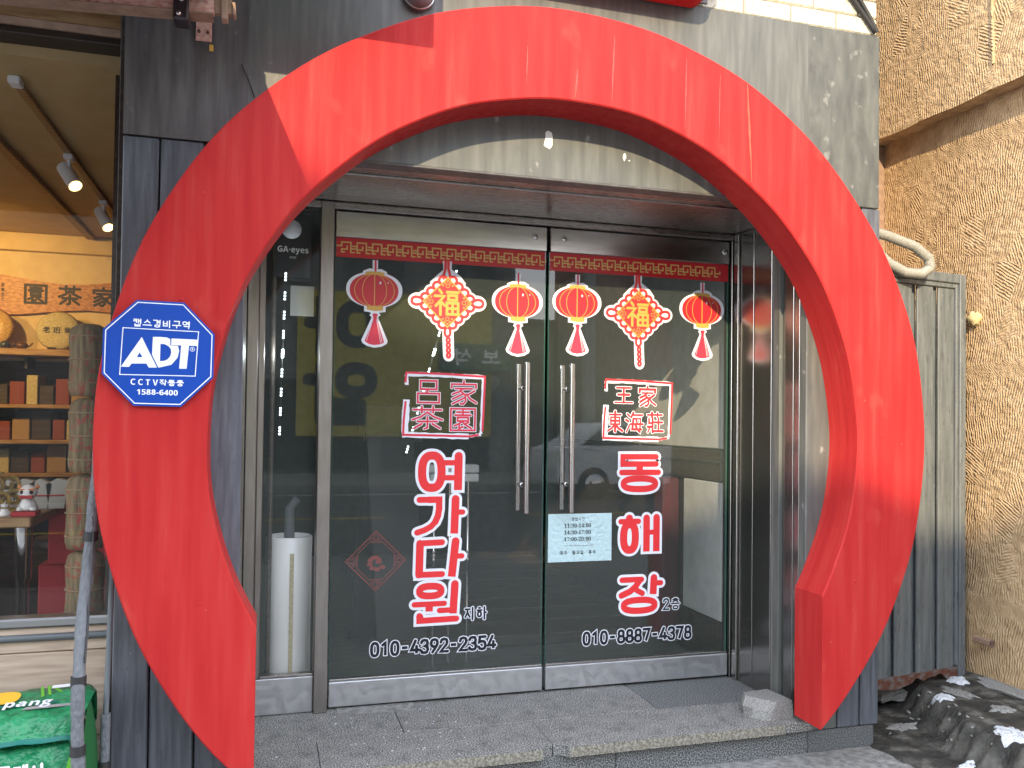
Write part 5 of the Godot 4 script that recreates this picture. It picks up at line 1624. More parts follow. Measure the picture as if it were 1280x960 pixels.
# =====================================================================
# awning, signs and lamp above
# =====================================================================
func build_awning_and_signs() -> void:
	var a := thing("awning", "awning over the tea shop with a pinkish painted front beam and steel bracket", "awning")
	var tilt := Transform3D(Basis(Vector3.BACK, 0.055), Vector3(-0.118, 2.592, 0.25))
	var st := nb()
	bx(st, Vector3(-2.9, 0.0, -0.03), Vector3(-0.055, 0.066, 0.0), 0.003, tilt)
	obj("beam", st, mats.beam_paint, a)
	st = nb()
	bx(st, Vector3(-0.054, 0.003, -0.027), Vector3(-0.003, 0.05, -0.002), 0.002, tilt)
	bx(st, Vector3(-2.9, -0.004, -0.06), Vector3(-0.06, 0.0, 0.006), 0.002, tilt)
	obj("beam_flange", st, mats.plaster_pink, a)
	st = nb()
	bx(st, Vector3(-0.036, -0.016, -0.034), Vector3(-0.016, 0.09, 0.006), 0.003, tilt)
	bx(st, Vector3(-0.0025, -0.002, -0.032), Vector3(0.008, 0.04, 0.004), 0.003, tilt)
	obj("end_cap", st, mats.plaster_pink, a)
	box("bracket", Vector3(-0.292, 2.552, 0.19), Vector3(-0.247, 2.63, 0.262), 0.006, mats.bracket_dark, a)
	box("bracket_arm", Vector3(-0.288, 2.66, 0.006), Vector3(-0.251, 2.7, 0.25), 0.004, mats.bracket_dark, a)
	box("wall_plate", Vector3(-0.246, 2.60, 0.006), Vector3(-0.196, 2.69, 0.012), 0.002, mats.beam_paint, a)
	for q in [[-0.236, 2.63], [-0.208, 2.63]]:
		latheo("bolt", [Vector2(0.0, 0.008), Vector2(0.005, 0.007), Vector2(0.006, 0.0)], Vector3(q[0], q[1], 0.012), mats.rusty_paint, a, 8, Basis(Vector3.RIGHT, PI / 2))
	for q in [[-0.275, 2.568], [-0.268, 2.612]]:
		latheo("bolt", [Vector2(0.0, 0.01), Vector2(0.007, 0.008), Vector2(0.008, 0.0)], Vector3(q[0], q[1], 0.262), mats.chrome, a, 10, Basis(Vector3.RIGHT, PI / 2))
	st = nb()
	quad(st, Vector3(-3.2, 2.725, 0.22), Vector3(-0.16, 2.725, 0.22), Vector3(-0.16, 2.323, 1.3), Vector3(-3.2, 2.323, 1.3), Vector3(0, 1, 1))
	quad(st, Vector3(-3.2, 2.72, 0.22), Vector3(-0.16, 2.72, 0.22), Vector3(-0.16, 2.318, 1.3), Vector3(-3.2, 2.318, 1.3), Vector3(0, -1, -1))
	quad(st, Vector3(-0.16, 2.725, 0.22), Vector3(-0.16, 2.323, 1.3), Vector3(-0.16, 2.318, 1.3), Vector3(-0.16, 2.72, 0.22), Vector3(1, 0, 0))
	obj("canopy", st, mats.canvas, a)
	for x in [-3.0, -1.6, -0.2]:
		tubeo("canopy_arm", [Vector3(x, 2.70, 0.06), Vector3(x, 2.3, 1.29)], 0.012, mats.bracket_dark, a, 8)
	box("yellow_tag", Vector3(-0.203, 2.57, 0.006), Vector3(-0.19, 2.592, 0.009), 0.001, mats.vinyl_gold, a)
	var s := thing("box_sign", "deep grey box sign above the left half of the ring", "sign")
	box("casing", Vector3(-3.2, 2.753, 0.31), Vector3(0.41, 3.7, 0.5), 0.006, mats.box_grey, s)
	for x in [-2.8, -1.4, 0.2]:
		box("wall_arm", Vector3(x - 0.03, 3.4, -0.05), Vector3(x + 0.03, 3.46, 0.309), 0.003, mats.bracket_dark, s)
	var r := thing("red_sign", "red sign with a rounded lower corner above the ring's right half", "sign", Vector3(-0.025, 0.024, 0.02))
	st = nb()
	var poly := [Vector2(0.62, 3.5), Vector2(0.62, 2.975), Vector2(0.64, 2.957)]
	for k in 9:
		var an := -PI / 2 + PI / 2 * k / 8.0
		poly.append(Vector2(1.595 + cos(an) * 0.06, 3.015 + sin(an) * 0.06))
	poly.append(Vector2(1.69, 3.06))
	poly.append(Vector2(1.69, 3.5))
	prism(st, poly, 0.0, 0.1)
	obj("panel", st, mats.red_paint, r)
	box("back_frame", Vector3(0.7, 2.985, -0.012), Vector3(1.68, 3.45, -0.001), 0.0, mats.box_grey, r)
	var l := thing("wall_lamp", "round metal wall lamp just above the top left of the ring", "lamp", Vector3(0.5, 2.865, 0.02))
	latheo("shade", [Vector2(0.0, 0.05), Vector2(0.03, 0.048), Vector2(0.052, 0.02), Vector2(0.055, 0.0), Vector2(0.0, 0.0)], Vector3.ZERO, mats.box_grey, l, 28, Basis(Vector3.RIGHT, PI / 2))
	latheo("rim", [Vector2(0.05, -0.004), Vector2(0.06, 0.0), Vector2(0.056, 0.01), Vector2(0.05, 0.008)], Vector3.ZERO, mats.bolt, l, 28, Basis(Vector3.RIGHT, PI / 2))
	# two cables running down over the brickwork
	for k in 2:
		var pts := []
		for j in 17:
			var f := j / 16.0
			pts.append(Vector3(2.1 + 0.05 * k + f * (0.36 - 0.05 * k), 3.3 - 0.29 * pow(f, 1.5 + 0.5 * k), 0.012 + 0.006 * sin(f * 6.0 + k)))
		var o := tubeo("wall_cable", pts, 0.011 if k == 0 else 0.009, mats.black_rubber, self, 8)
		metas(o, ["thicker black cable hanging over the pale brickwork", "thinner black cable beside it, nearer the tan wall"][k], "cable")

# =====================================================================
# vinyl graphics on the doors, notice, security sign
# =====================================================================
func letter(parent: Node, list: Array, mp: Transform2D, hw: float, edge: float, mp_front := "vinyl_red") -> void:
	var st := nb()
	draw(st, list, mp, hw, 0.0, Transform3D.IDENTITY, edge)
	var back := obj("letter", st, mats.vinyl_white, parent)
	st = nb()
	draw(st, list, mp, hw, 0.0008, Transform3D.IDENTITY)
	obj("print", st, mats[mp_front], back)

func build_window_graphics() -> void:
	var z := GLASS_Z + 0.0005
	# red bands with a gold meander
	for k in 2:
		var x0: float = [0.272, 1.216][k]
		var x1: float = [1.192, 2.119][k]
		var t := thing("meander_band", ["red band with gold meander pattern across the left door", "red band with gold meander pattern across the right door"][k], "window sticker", Vector3(0, 0, z))
		var st := nb()
		flat(st, [Vector2(x0, 2.022), Vector2(x1, 2.022), Vector2(x1, 2.1035), Vector2(x0, 2.1035)], 0.0, Transform3D.IDENTITY)
		obj("band", st, mats.vinyl_red_deep, t)
		st = nb()
		var p := 0.0644
		var x := x0 + 0.004
		var i := 0
		while x + 1.15 * p < x1:
			var u := []
			for q in [[-0.06, 0.62], [0.27, 0.62], [0.27, 1.0], [0.86, 1.0], [0.86, 0.0], [1.12, 0.0]]:
				u.append(Vector2(x + q[0] * p, 2.043 + q[1] * 0.042))
			ribbon(st, u, 0.003, 0.0003 + 0.0001 * (i % 2), Transform3D.IDENTITY, false, false, false)
			u = []
			for q in [[0.62, 0.68], [0.62, 0.3], [0.27, 0.3], [0.27, 0.0], [0.48, 0.0]]:
				u.append(Vector2(x + q[0] * p, 2.043 + q[1] * 0.042))
			ribbon(st, u, 0.003, 0.0005, Transform3D.IDENTITY, false, false, false)
			u = []
			for q in [[0.86, 0.36], [1.27, 0.36], [1.27, 0.62]]:
				u.append(Vector2(x + q[0] * p, 2.043 + q[1] * 0.042))
			ribbon(st, u, 0.003, 0.0007, Transform3D.IDENTITY, false, false, false)
			x += p
			i += 1
		obj("meander", st, mats.band_gold, t).set_meta("kind", "stuff")
	build_lanterns(z)
	build_knots(z)
	build_stamps(z)
	# the vertical names
	var n1 := thing("tea_house_lettering", "four big red Hangul letters with white edges down the left door", "window lettering", Vector3(0, 0, z))
	var bA := boxmap(Rect2(79, 37, 255, 217), Vector2(0.616, 1.028), Vector2(0.833, 1.208))
	var bB := boxmap(Rect2(71, 263, 271, 217), Vector2(0.612, 0.840), Vector2(0.842, 1.024))
	var bC := boxmap(Rect2(67, 488, 271, 221), Vector2(0.611, 0.650), Vector2(0.841, 0.839))
	var bD := boxmap(Rect2(54, 721, 263, 221), Vector2(0.604, 0.457), Vector2(0.826, 0.649))
	var u := 0.00085
	letter(n1, strokes("w1.4 O 166,143 50,84;w0.9 220,97 303,97;w0.9 220,175 303,175;w1.4 E 304,62 302,240"), bA, 15 * u, 14 * u)
	letter(n1, strokes("102,292 190,292;w1.1 150,292 203,292 203,340 197,375 184,405;197,375 184,405 162,428 130,445 92,457;w1.35 E 288,290 283,466;w0.9 288,357 326,357"), bB, 15 * u, 14 * u)
	letter(n1, strokes("218,515 105,518 102,675 220,675;w1.3 105,520 102,673;w1.35 E 288,512 270,690;w0.9 284,587 322,587"), bC, 15 * u, 14 * u)
	letter(n1, strokes("w1.15 O 157,768 56,24;w0.9 75,832 230,832;w1.25 S 152,834 152,868;w1.3 E 284,738 276,884;w0.9 205,866 270,866;102,888 102,912 294,910;w1.2 104,893 106,905"), bD, 15 * u, 14 * u)
	var n2 := thing("restaurant_lettering", "three big red Hangul letters with white edges down the right door", "window lettering", Vector3(0, 0, z))
	var cA := boxmap(Rect2(90, 43, 243, 217), Vector2(1.549, 1.016), Vector2(1.781, 1.206))
	var cB := boxmap(Rect2(85, 363, 244, 226), Vector2(1.548, 0.730), Vector2(1.780, 0.931))
	var cC := boxmap(Rect2(85, 696, 257, 222), Vector2(1.551, 0.443), Vector2(1.795, 0.646))
	letter(n2, strokes("300,68 124,68 124,107 300,107;w1.3 S 212,107 212,150;118,151 312,151;w1.15 O 212,211 84,28"), cA, 15 * u, 14 * u)
	letter(n2, strokes("w1.4 157,398 157,408;112,414 205,414;w1.4 O 158,495 31,66;w1.3 E 248,398 248,572;w1.3 E 301,396 301,572;w0.9 248,472 301,472"), cB, 15 * u, 14 * u)
	letter(n2, strokes("118,727 222,727;w1.15 212,730 190,762 160,786 116,804;180,770 200,783 226,798;w1.35 E 287,722 283,804;w0.95 286,748 324,748;w1.15 O 210,857 82,27"), cC, 15 * u, 14 * u)
	# small black lettering with white edges
	var s1 := thing("floor_lettering", "small black lettering at the foot of the left door's red letters", "window lettering", Vector3(0, 0, z))
	for k in 2:
		letter(s1, hangul("지하"[k]), boxmap(Rect2(0, 0, 100, 100), Vector2(0.844 + k * 0.053, 0.477), Vector2(0.886 + k * 0.053, 0.528)), 0.0042, 0.0036, "vinyl_navy")
	var s2 := thing("floor_lettering", "small black lettering right of the right door's lowest red letter", "window lettering", Vector3(0, 0, z))
	letter(s2, strokes(DIGITS["2"]), boxmap(Rect2(0, 0, 60, 100), Vector2(1.792, 0.472), Vector2(1.82, 0.523)), 0.0042, 0.0036, "vinyl_navy")
	letter(s2, hangul("층"), boxmap(Rect2(0, 0, 100, 100), Vector2(1.834, 0.473), Vector2(1.874, 0.521)), 0.0036, 0.0034, "vinyl_navy")
	for q in [["010-4392-2354", 0.441, 0.345, "phone number in black digits with white edges on the left door"], ["010-8887-4378", 1.395, 0.333, "phone number in black digits with white edges on the right door"]]:
		var t := thing("phone_number", q[3], "window lettering", Vector3(0, 0, z))
		var x: float = q[1]
		for ch in q[0]:
			letter(t, strokes(DIGITS[ch]), boxmap(Rect2(0, 0, 60, 100), Vector2(x, q[2]), Vector2(x + 0.032, float(q[2]) + 0.056)), 0.0062, 0.0036, "vinyl_navy")
			x += 0.0424
	# notice with opening hours
	var nt := thing("hours_notice", "pale blue paper notice with opening hours, taped below the right door's handle", "notice", Vector3(0, 0, z + 0.001))
	var st := nb()
	st.set_smooth_group(0)
	for i in 12:
		for j in 8:
			var v := []
			for q in [[i, j], [i + 1, j], [i + 1, j + 1], [i, j + 1]]:
				var fx: float = q[0] / 12.0
				var fy: float = q[1] / 8.0
				v.append(Vector3(lerpf(1.221, 1.528, fx), lerpf(0.711, 0.927, fy), 0.0))
			quad(st, v[0], v[1], v[2], v[3], Vector3(0, 0, 1))
	obj("paper", st, mats.notice_paper, nt)
	st = nb()
	line(st, "영업시간", Vector2(1.333, 0.896), 0.014, 0.0165, 0.013, 0.00075, 0.001, Transform3D.IDENTITY)
	obj("heading", st, mats.ink, nt)
	for k in 3:
		latin("hours_line", ["11:30-14:00", "14:30-17:00", "17:00-20:00"][k], 0.0178, Vector3(1.362, 0.8735 - k * 0.0305, 0.001), Basis.IDENTITY, mats.ink, nt, "Droid Serif", 700, 0.98)
		st = nb()
		for j in 5:
			bx(st, Vector3(1.455 + j * 0.0075, 0.869 - k * 0.0305, 0.0006), Vector3(1.4595 + j * 0.0075, 0.8703 - k * 0.0305, 0.001))
		obj("dots", st, mats.conduit, nt).set_meta("kind", "stuff")
	st = nb()
	for j in 22:
		bx(st, Vector3(1.297 + j * 0.0066, 0.782, 0.0006), Vector3(1.3012 + j * 0.0066, 0.7835 + 0.001 * (j % 3), 0.001))
	obj("dots", st, mats.conduit, nt).set_meta("kind", "stuff")
	st = nb()
	line(st, "매주 월요일 휴무", Vector2(1.277, 0.744), 0.0165, 0.0198, 0.0155, 0.0009, 0.001, Transform3D.IDENTITY)
	obj("closing_line", st, mats.ink, nt)
	# paper-cut diamond, dull red, low on the left door, stuck on the inside
	var pc := thing("paper_cut", "dull red diamond-shaped paper cut with a flower, low on the left door", "window sticker", Vector3(0.4575, 0.743, -0.6095))
	var s := 0.126
	st = nb()
	ribbon(st, [Vector2(-s, 0), Vector2(0, s), Vector2(s, 0), Vector2(0, -s)], 0.0024, 0.0, Transform3D.IDENTITY, true)
	ribbon(st, [Vector2(-s * 0.62, 0.03), Vector2(-0.03, s * 0.62), Vector2(0.03, s * 0.62), Vector2(s * 0.62, 0.03), Vector2(s * 0.62, -0.03), Vector2(0.03, -s * 0.62), Vector2(-0.03, -s * 0.62), Vector2(-s * 0.62, -0.03)], 0.0016, 0.0002, Transform3D.IDENTITY, true)
	for k in 4:
		var r := Transform2D(k * PI / 2, Vector2.ZERO)
		for q in [[0.1, 0.0, 0.014, 0.008], [0.088, 0.014, 0.009, 0.007], [0.088, -0.014, 0.009, 0.007]]:
			var e := ell(Vector2(q[0], q[1]), Vector2(q[2], q[3]), 12)
			ribbon(st, e.map(func(v): return r * (v as Vector2)), 0.0017, 0.0003, Transform3D.IDENTITY, true)
	obj("outline", st, mats.vinyl_dim_red, pc).set_meta("kind", "stuff")
	st = nb()
	for k in 9:
		var a := k * 0.7
		flat(st, ell(Vector2(cos(a), sin(a)) * (0.012 + 0.003 * k) + Vector2(0.0, -0.004), Vector2(0.013, 0.009), 9), 0.0002 + k * 0.0001, Transform3D.IDENTITY)
	obj("flower", st, mats.vinyl_dim_red, pc).set_meta("kind", "stuff")
	build_security_sign()

func build_lanterns(z: float) -> void:
	var u := 0.00044
	var mk := func(x: float, y: float) -> Vector2: return Vector2((x - 375.0) * u, (330.0 - y) * u)
	var poly := func(list: Array) -> Array: return list.map(func(q): return mk.call(q[0], q[1]))
	var t := thing("lantern_sticker", "red paper lantern sticker, leftmost of the four, all in shade", "window sticker", Vector3(0.433, 1.889, z), 0.0, "lantern stickers on the doors")
	var st := nb()
	# white die-cut backing: cord, lantern with collar, tassel
	flat(st, poly.call([[353, 38], [405, 38], [405, 118], [353, 118]]), 0.0, Transform3D.IDENTITY)
	var e := ell(Vector2(375, 325), Vector2(270, 172), 44, 2.15)
	flat(st, e.map(func(q): return mk.call(q.x, q.y)), 0.0001, Transform3D.IDENTITY)
	flat(st, poly.call([[262, 200], [262, 148], [320, 122], [440, 122], [493, 148], [493, 200]]), 0.0002, Transform3D.IDENTITY)
	flat(st, poly.call([[278, 460], [278, 537], [330, 542], [345, 552], [330, 572], [352, 592], [255, 815], [268, 842], [310, 868], [380, 884], [450, 872], [500, 842], [508, 815], [412, 590], [438, 568], [420, 545], [484, 535], [484, 460]]), 0.0003, Transform3D.IDENTITY)
	var back := obj("backing", st, mats.vinyl_white, t)
	st = nb()
	flat(st, poly.call([[372, 38], [391, 38], [391, 150], [372, 150]]), 0.0006, Transform3D.IDENTITY)
	obj("cord", st, mats.vinyl_crimson, back)
	st = nb()
	e = ell(Vector2(372, 332), Vector2(234, 160), 44, 2.15)
	flat(st, e.map(func(q): return mk.call(q.x, q.y)), 0.0007, Transform3D.IDENTITY)
	obj("lantern_body", st, mats.lantern_red, t)
	st = nb()
	var i := 0
	for rx in [0.0, 0.5, 0.82]:
		for s in [-1.0, 1.0]:
			if rx == 0.0 and s > 0:
				continue
			var pts := []
			for k in 15:
				var a := PI * (k + 0.6) / 15.2
				pts.append(mk.call(375.0 + s * sin(a) * rx * 232.0, 332.0 - cos(a) * 158.0))
			ribbon(st, pts, (3.2 if rx > 0 else 4.5) * u, 0.001 + i * 0.00008, Transform3D.IDENTITY)
			i += 1
	obj("ribs", st, mats.vinyl_gold, t).set_meta("kind", "stuff")
	st = nb()
	for q in [[430, 257, 9, 14], [503, 252, 5, 8]]:
		flat(st, ell(Vector2.ZERO, Vector2(q[2], q[3]), 10).map(func(v): return mk.call(v.x + q[0], v.y + q[1])), 0.0012, Transform3D.IDENTITY)
	obj("sparkle", st, mats.vinyl_white, t)
	st = nb()
	flat(st, poly.call([[285, 186], [290, 158], [330, 150], [420, 150], [465, 158], [468, 190], [420, 182], [330, 181]]), 0.0016, Transform3D.IDENTITY)
	obj("top_collar", st, mats.vinyl_gold, t)
	st = nb()
	flat(st, poly.call([[302, 488], [340, 480], [420, 480], [462, 488], [458, 522], [380, 530], [306, 520]]), 0.0016, Transform3D.IDENTITY)
	obj("bottom_collar", st, mats.vinyl_gold, t)
	st = nb()
	flat(st, poly.call([[357, 565], [372, 553], [396, 553], [411, 566], [400, 590], [434, 700], [474, 832], [430, 850], [380, 858], [330, 850], [286, 822], [340, 690], [366, 590]]), 0.0008, Transform3D.IDENTITY)
	var tas := obj("tassel", st, mats.vinyl_crimson, t)
	st = nb()
	for q in [[[368, 600], [304, 822]], [[402, 610], [454, 828]], [[398, 610], [440, 836]]]:
		ribbon(st, poly.call(q), 2.0 * u, 0.0011, Transform3D.IDENTITY, false, false, false)
	obj("tassel_strands", st, mats.vinyl_white, tas).set_meta("kind", "stuff")
	dup(t, Vector3(1.066, 1.872, z), 0.0, "red paper lantern sticker on the left door beside the meeting edge", "lantern stickers on the doors")
	dup(t, Vector3(1.348, 1.883, z), 0.0, "red paper lantern sticker on the right door beside the meeting edge", "lantern stickers on the doors")
	dup(t, Vector3(1.981, 1.882, z), 0.0, "rightmost red paper lantern sticker, crossed by a slanting shadow", "lantern stickers on the doors")

func build_knots(z: float) -> void:
	var u := 0.000478
	var mk := func(x: float, y: float) -> Vector2: return Vector2((x - 430.0) * u, (362.0 - y) * u)
	var t := thing("knot_sticker", "red and gold lucky knot sticker on the left door", "window sticker", Vector3(0.7495, 1.855, z), 0.0, "lucky knot stickers on the doors")
	var loops := []
	for k in 4:
		var f := [0.17, 0.4, 0.63, 0.86][k] as float
		for q in [[430, 130, 195, 365], [430, 130, 665, 365], [430, 600, 195, 365], [430, 600, 665, 365]]:
			var c := Vector2(lerpf(q[0], q[2], f), lerpf(q[1], q[3], f))
			var n := Vector2(signf(q[2] - 430.0), signf(q[1] - 365.0)).normalized()
			loops.append(c + n * 6.0)
	var st := nb()
	var i := 0
	# die-cut white backing
	flat(st, [[430, 70], [700, 362], [430, 660], [160, 362]].map(func(q): return mk.call(q[0], q[1])), 0.0, Transform3D.IDENTITY)
	for c in loops:
		i += 1
		flat(st, ell(c, Vector2(68, 66), 18).map(func(v): return mk.call(v.x, v.y)), 0.00004 * i, Transform3D.IDENTITY)
	for sx in [-1.0, 1.0]:
		i += 1
		flat(st, ell(Vector2(430 + sx * 275, 363), Vector2(88, 74), 24).map(func(v): return mk.call(v.x, v.y)), 0.00004 * i, Transform3D.IDENTITY)
	flat(st, [[378, -10], [465, -10], [462, 60], [545, 120], [600, 190], [260, 190], [330, 120], [385, 70]].map(func(q): return mk.call(q[0], q[1])), 0.00004 * (i + 1), Transform3D.IDENTITY)
	ribbon(st, [mk.call(436, 600), mk.call(438, 700), mk.call(445, 850)], 52 * u, 0.00004 * (i + 2), Transform3D.IDENTITY)
	var back := obj("backing", st, mats.vinyl_white, t)
	# red cords
	st = nb()
	i = 0
	for c in loops:
		i += 1
		ribbon(st, ell(c, Vector2(38, 36), 18).map(func(v): return mk.call(v.x, v.y)), 13 * u, 0.0012 + 0.00004 * i, Transform3D.IDENTITY, true)
	for sx in [-1.0, 1.0]:
		i += 1
		var tear := []
		for k in 20:
			var a := TAU * k / 20
			tear.append(mk.call(430 + sx * (272 + cos(a) * 58), 363 + sin(a) * 44 * (0.75 + 0.25 * cos(a))))
		ribbon(st, tear, 13 * u, 0.0012 + 0.00004 * i, Transform3D.IDENTITY, true)
	ribbon(st, [mk.call(405, -10), mk.call(405, 60), mk.call(392, 110), mk.call(388, 150)], 12 * u, 0.0021, Transform3D.IDENTITY)
	ribbon(st, [mk.call(432, -10), mk.call(432, 60), mk.call(446, 110), mk.call(448, 150)], 12 * u, 0.0022, Transform3D.IDENTITY)
	ribbon(st, ell(Vector2(431, 635), Vector2(26, 42), 18).map(func(v): return mk.call(v.x, v.y)), 12 * u, 0.00215, Transform3D.IDENTITY, true)
	for k in 4:
		ribbon(st, ell(Vector2(438 + k * 2, 708 + k * 46), Vector2(15, 20), 14).map(func(v): return mk.call(v.x, v.y)), 11 * u, 0.0022 + k * 0.00005, Transform3D.IDENTITY, true)
	obj("cord", st, mats.vinyl_red, t).set_meta("kind", "stuff")
	# diamond with gold rim and character
	st = nb()
	var dia := [[430, 140], [650, 365], [428, 592], [204, 363]].map(func(q): return mk.call(q[0], q[1]))
	flat(st, dia, 0.0025, Transform3D.IDENTITY)
	var d := obj("diamond", st, mats.vinyl_red, t)
	st = nb()
	ribbon(st, dia, 5.0 * u, 0.0028, Transform3D.IDENTITY, true)
	for k in 4:
		var dir: Vector2 = [Vector2(0, -1), Vector2(1, 0), Vector2(0, 1), Vector2(-1, 0)][k]
		var side := Vector2(-dir.y, dir.x)
		for q in [[150, 0, 17], [178, 24, 9], [178, -24, 9], [196, 0, 8], [152, 44, 7], [152, -44, 7]]:
			var c: Vector2 = Vector2(428, 365) + dir * q[0] + side * q[1]
			ribbon(st, ell(c, Vector2(q[2], q[2]), 10).map(func(v): return mk.call(v.x, v.y)), 2.6 * u, 0.0029, Transform3D.IDENTITY, true)
	obj("gold_rim", st, mats.vinyl_gold, d)
	st = nb()
	draw(st, glyph("福"), boxmap(Rect2(0, 0, 100, 100), mk.call(306, 482), mk.call(530, 254)), 12.5 * u, 0.0029, Transform3D.IDENTITY)
	obj("character", st, mats.vinyl_gold, d)
	dup(t, Vector3(1.6525, 1.8465, z), 0.0, "red and gold lucky knot sticker on the right door", "lucky knot stickers on the doors")

func build_stamps(z: float) -> void:
	# seal-like frames with four and five characters
	for k in 2:
		var t := thing("seal_sticker", ["square seal sticker with four outlined characters on the left door", "square seal sticker with five brush characters on the right door"][k], "window sticker", Vector3(0, 0, z))
		var mp := boxmap(Rect2(90, 70, 980, 812), Vector2(0.552, 1.26), Vector2(0.923, 1.55)) if k == 0 else boxmap(Rect2(90, 70, 980, 812), Vector2(1.472, 1.252), Vector2(1.83, 1.543))
		var st := nb()
		var r2 := RandomNumberGenerator.new()
		r2.seed = 5
		var segs := [[150, 100, 1050, 118, 26], [1040, 120, 1022, 815, 15], [152, 100, 150, 235, 20], [150, 410, 140, 830, 38], [110, 830, 880, 850, 34], [880, 845, 1025, 822, 16]]
		var q2 := 0
		for s in segs:
			# torn-edged strip
			var up := []
			var dn := []
			var a := Vector2(s[0], s[1])
			var b := Vector2(s[2], s[3])
			var nrm := (b - a).normalized().orthogonal()
			for j in 13:
				var c := a.lerp(b, j / 12.0)
				up.append(mp * (c + nrm * (s[4] + r2.randf_range(-7.0, 6.0))))
				dn.push_front(mp * (c - nrm * (s[4] + r2.randf_range(-7.0, 6.0))))
			flat(st, up + dn, q2 * 0.00008, Transform3D.IDENTITY)
			q2 += 1
		var back := obj("frame", st, mats.vinyl_white, t)
		st = nb()
		var reds := [[[140, 86], [600, 92], [1062, 112], [1058, 300], [1050, 560], [1040, 780]], [[146, 86], [142, 150], [140, 205]], [[143, 430], [126, 640], [120, 832], [520, 838], [890, 846], [1000, 826]]]
		for s in reds:
			ribbon(st, s.map(func(q): return mp * Vector2(q[0], q[1])), (12.0 if k == 0 else 12.0) * 0.000378, 0.0012 + q2 * 0.00005, Transform3D.IDENTITY, false, false, false)
			q2 += 1
		obj("frame_line", st, mats.vinyl_crimson if k == 0 else mats.vinyl_red, back)
		var chars := [["呂", 250, 168, 300, 282], ["家", 648, 168, 332, 292], ["茶", 214, 490, 360, 276], ["園", 652, 502, 310, 278]] if k == 0 else [["王", 268, 168, 240, 220], ["家", 590, 160, 250, 262], ["東", 178, 492, 194, 262], ["海", 424, 500, 230, 260], ["莊", 712, 500, 216, 260]]
		for c in chars:
			var g := boxmap(Rect2(0, 0, 100, 100), mp * Vector2(c[1], c[2] + c[4]), mp * Vector2(c[1] + c[3], c[2]))
			var list := strokes(HANJA[c[0]])
			if k == 1:
				for i in list.size():
					list[i].w = [1.0, 1.25, 0.85, 1.15][i % 4]
			var st2 := nb()
			draw(st2, list, g, 0.0042 if k == 0 else 0.0046, 0.0, Transform3D.IDENTITY, 0.0029)
			var bk := obj("character", st2, mats.vinyl_white, t)
			bk.position.z = 0.0018
			st2 = nb()
			draw(st2, list, g, 0.0042 if k == 0 else 0.0046, 0.0010, Transform3D.IDENTITY)
			obj("print", st2, mats.vinyl_crimson if k == 0 else mats.vinyl_red, bk)

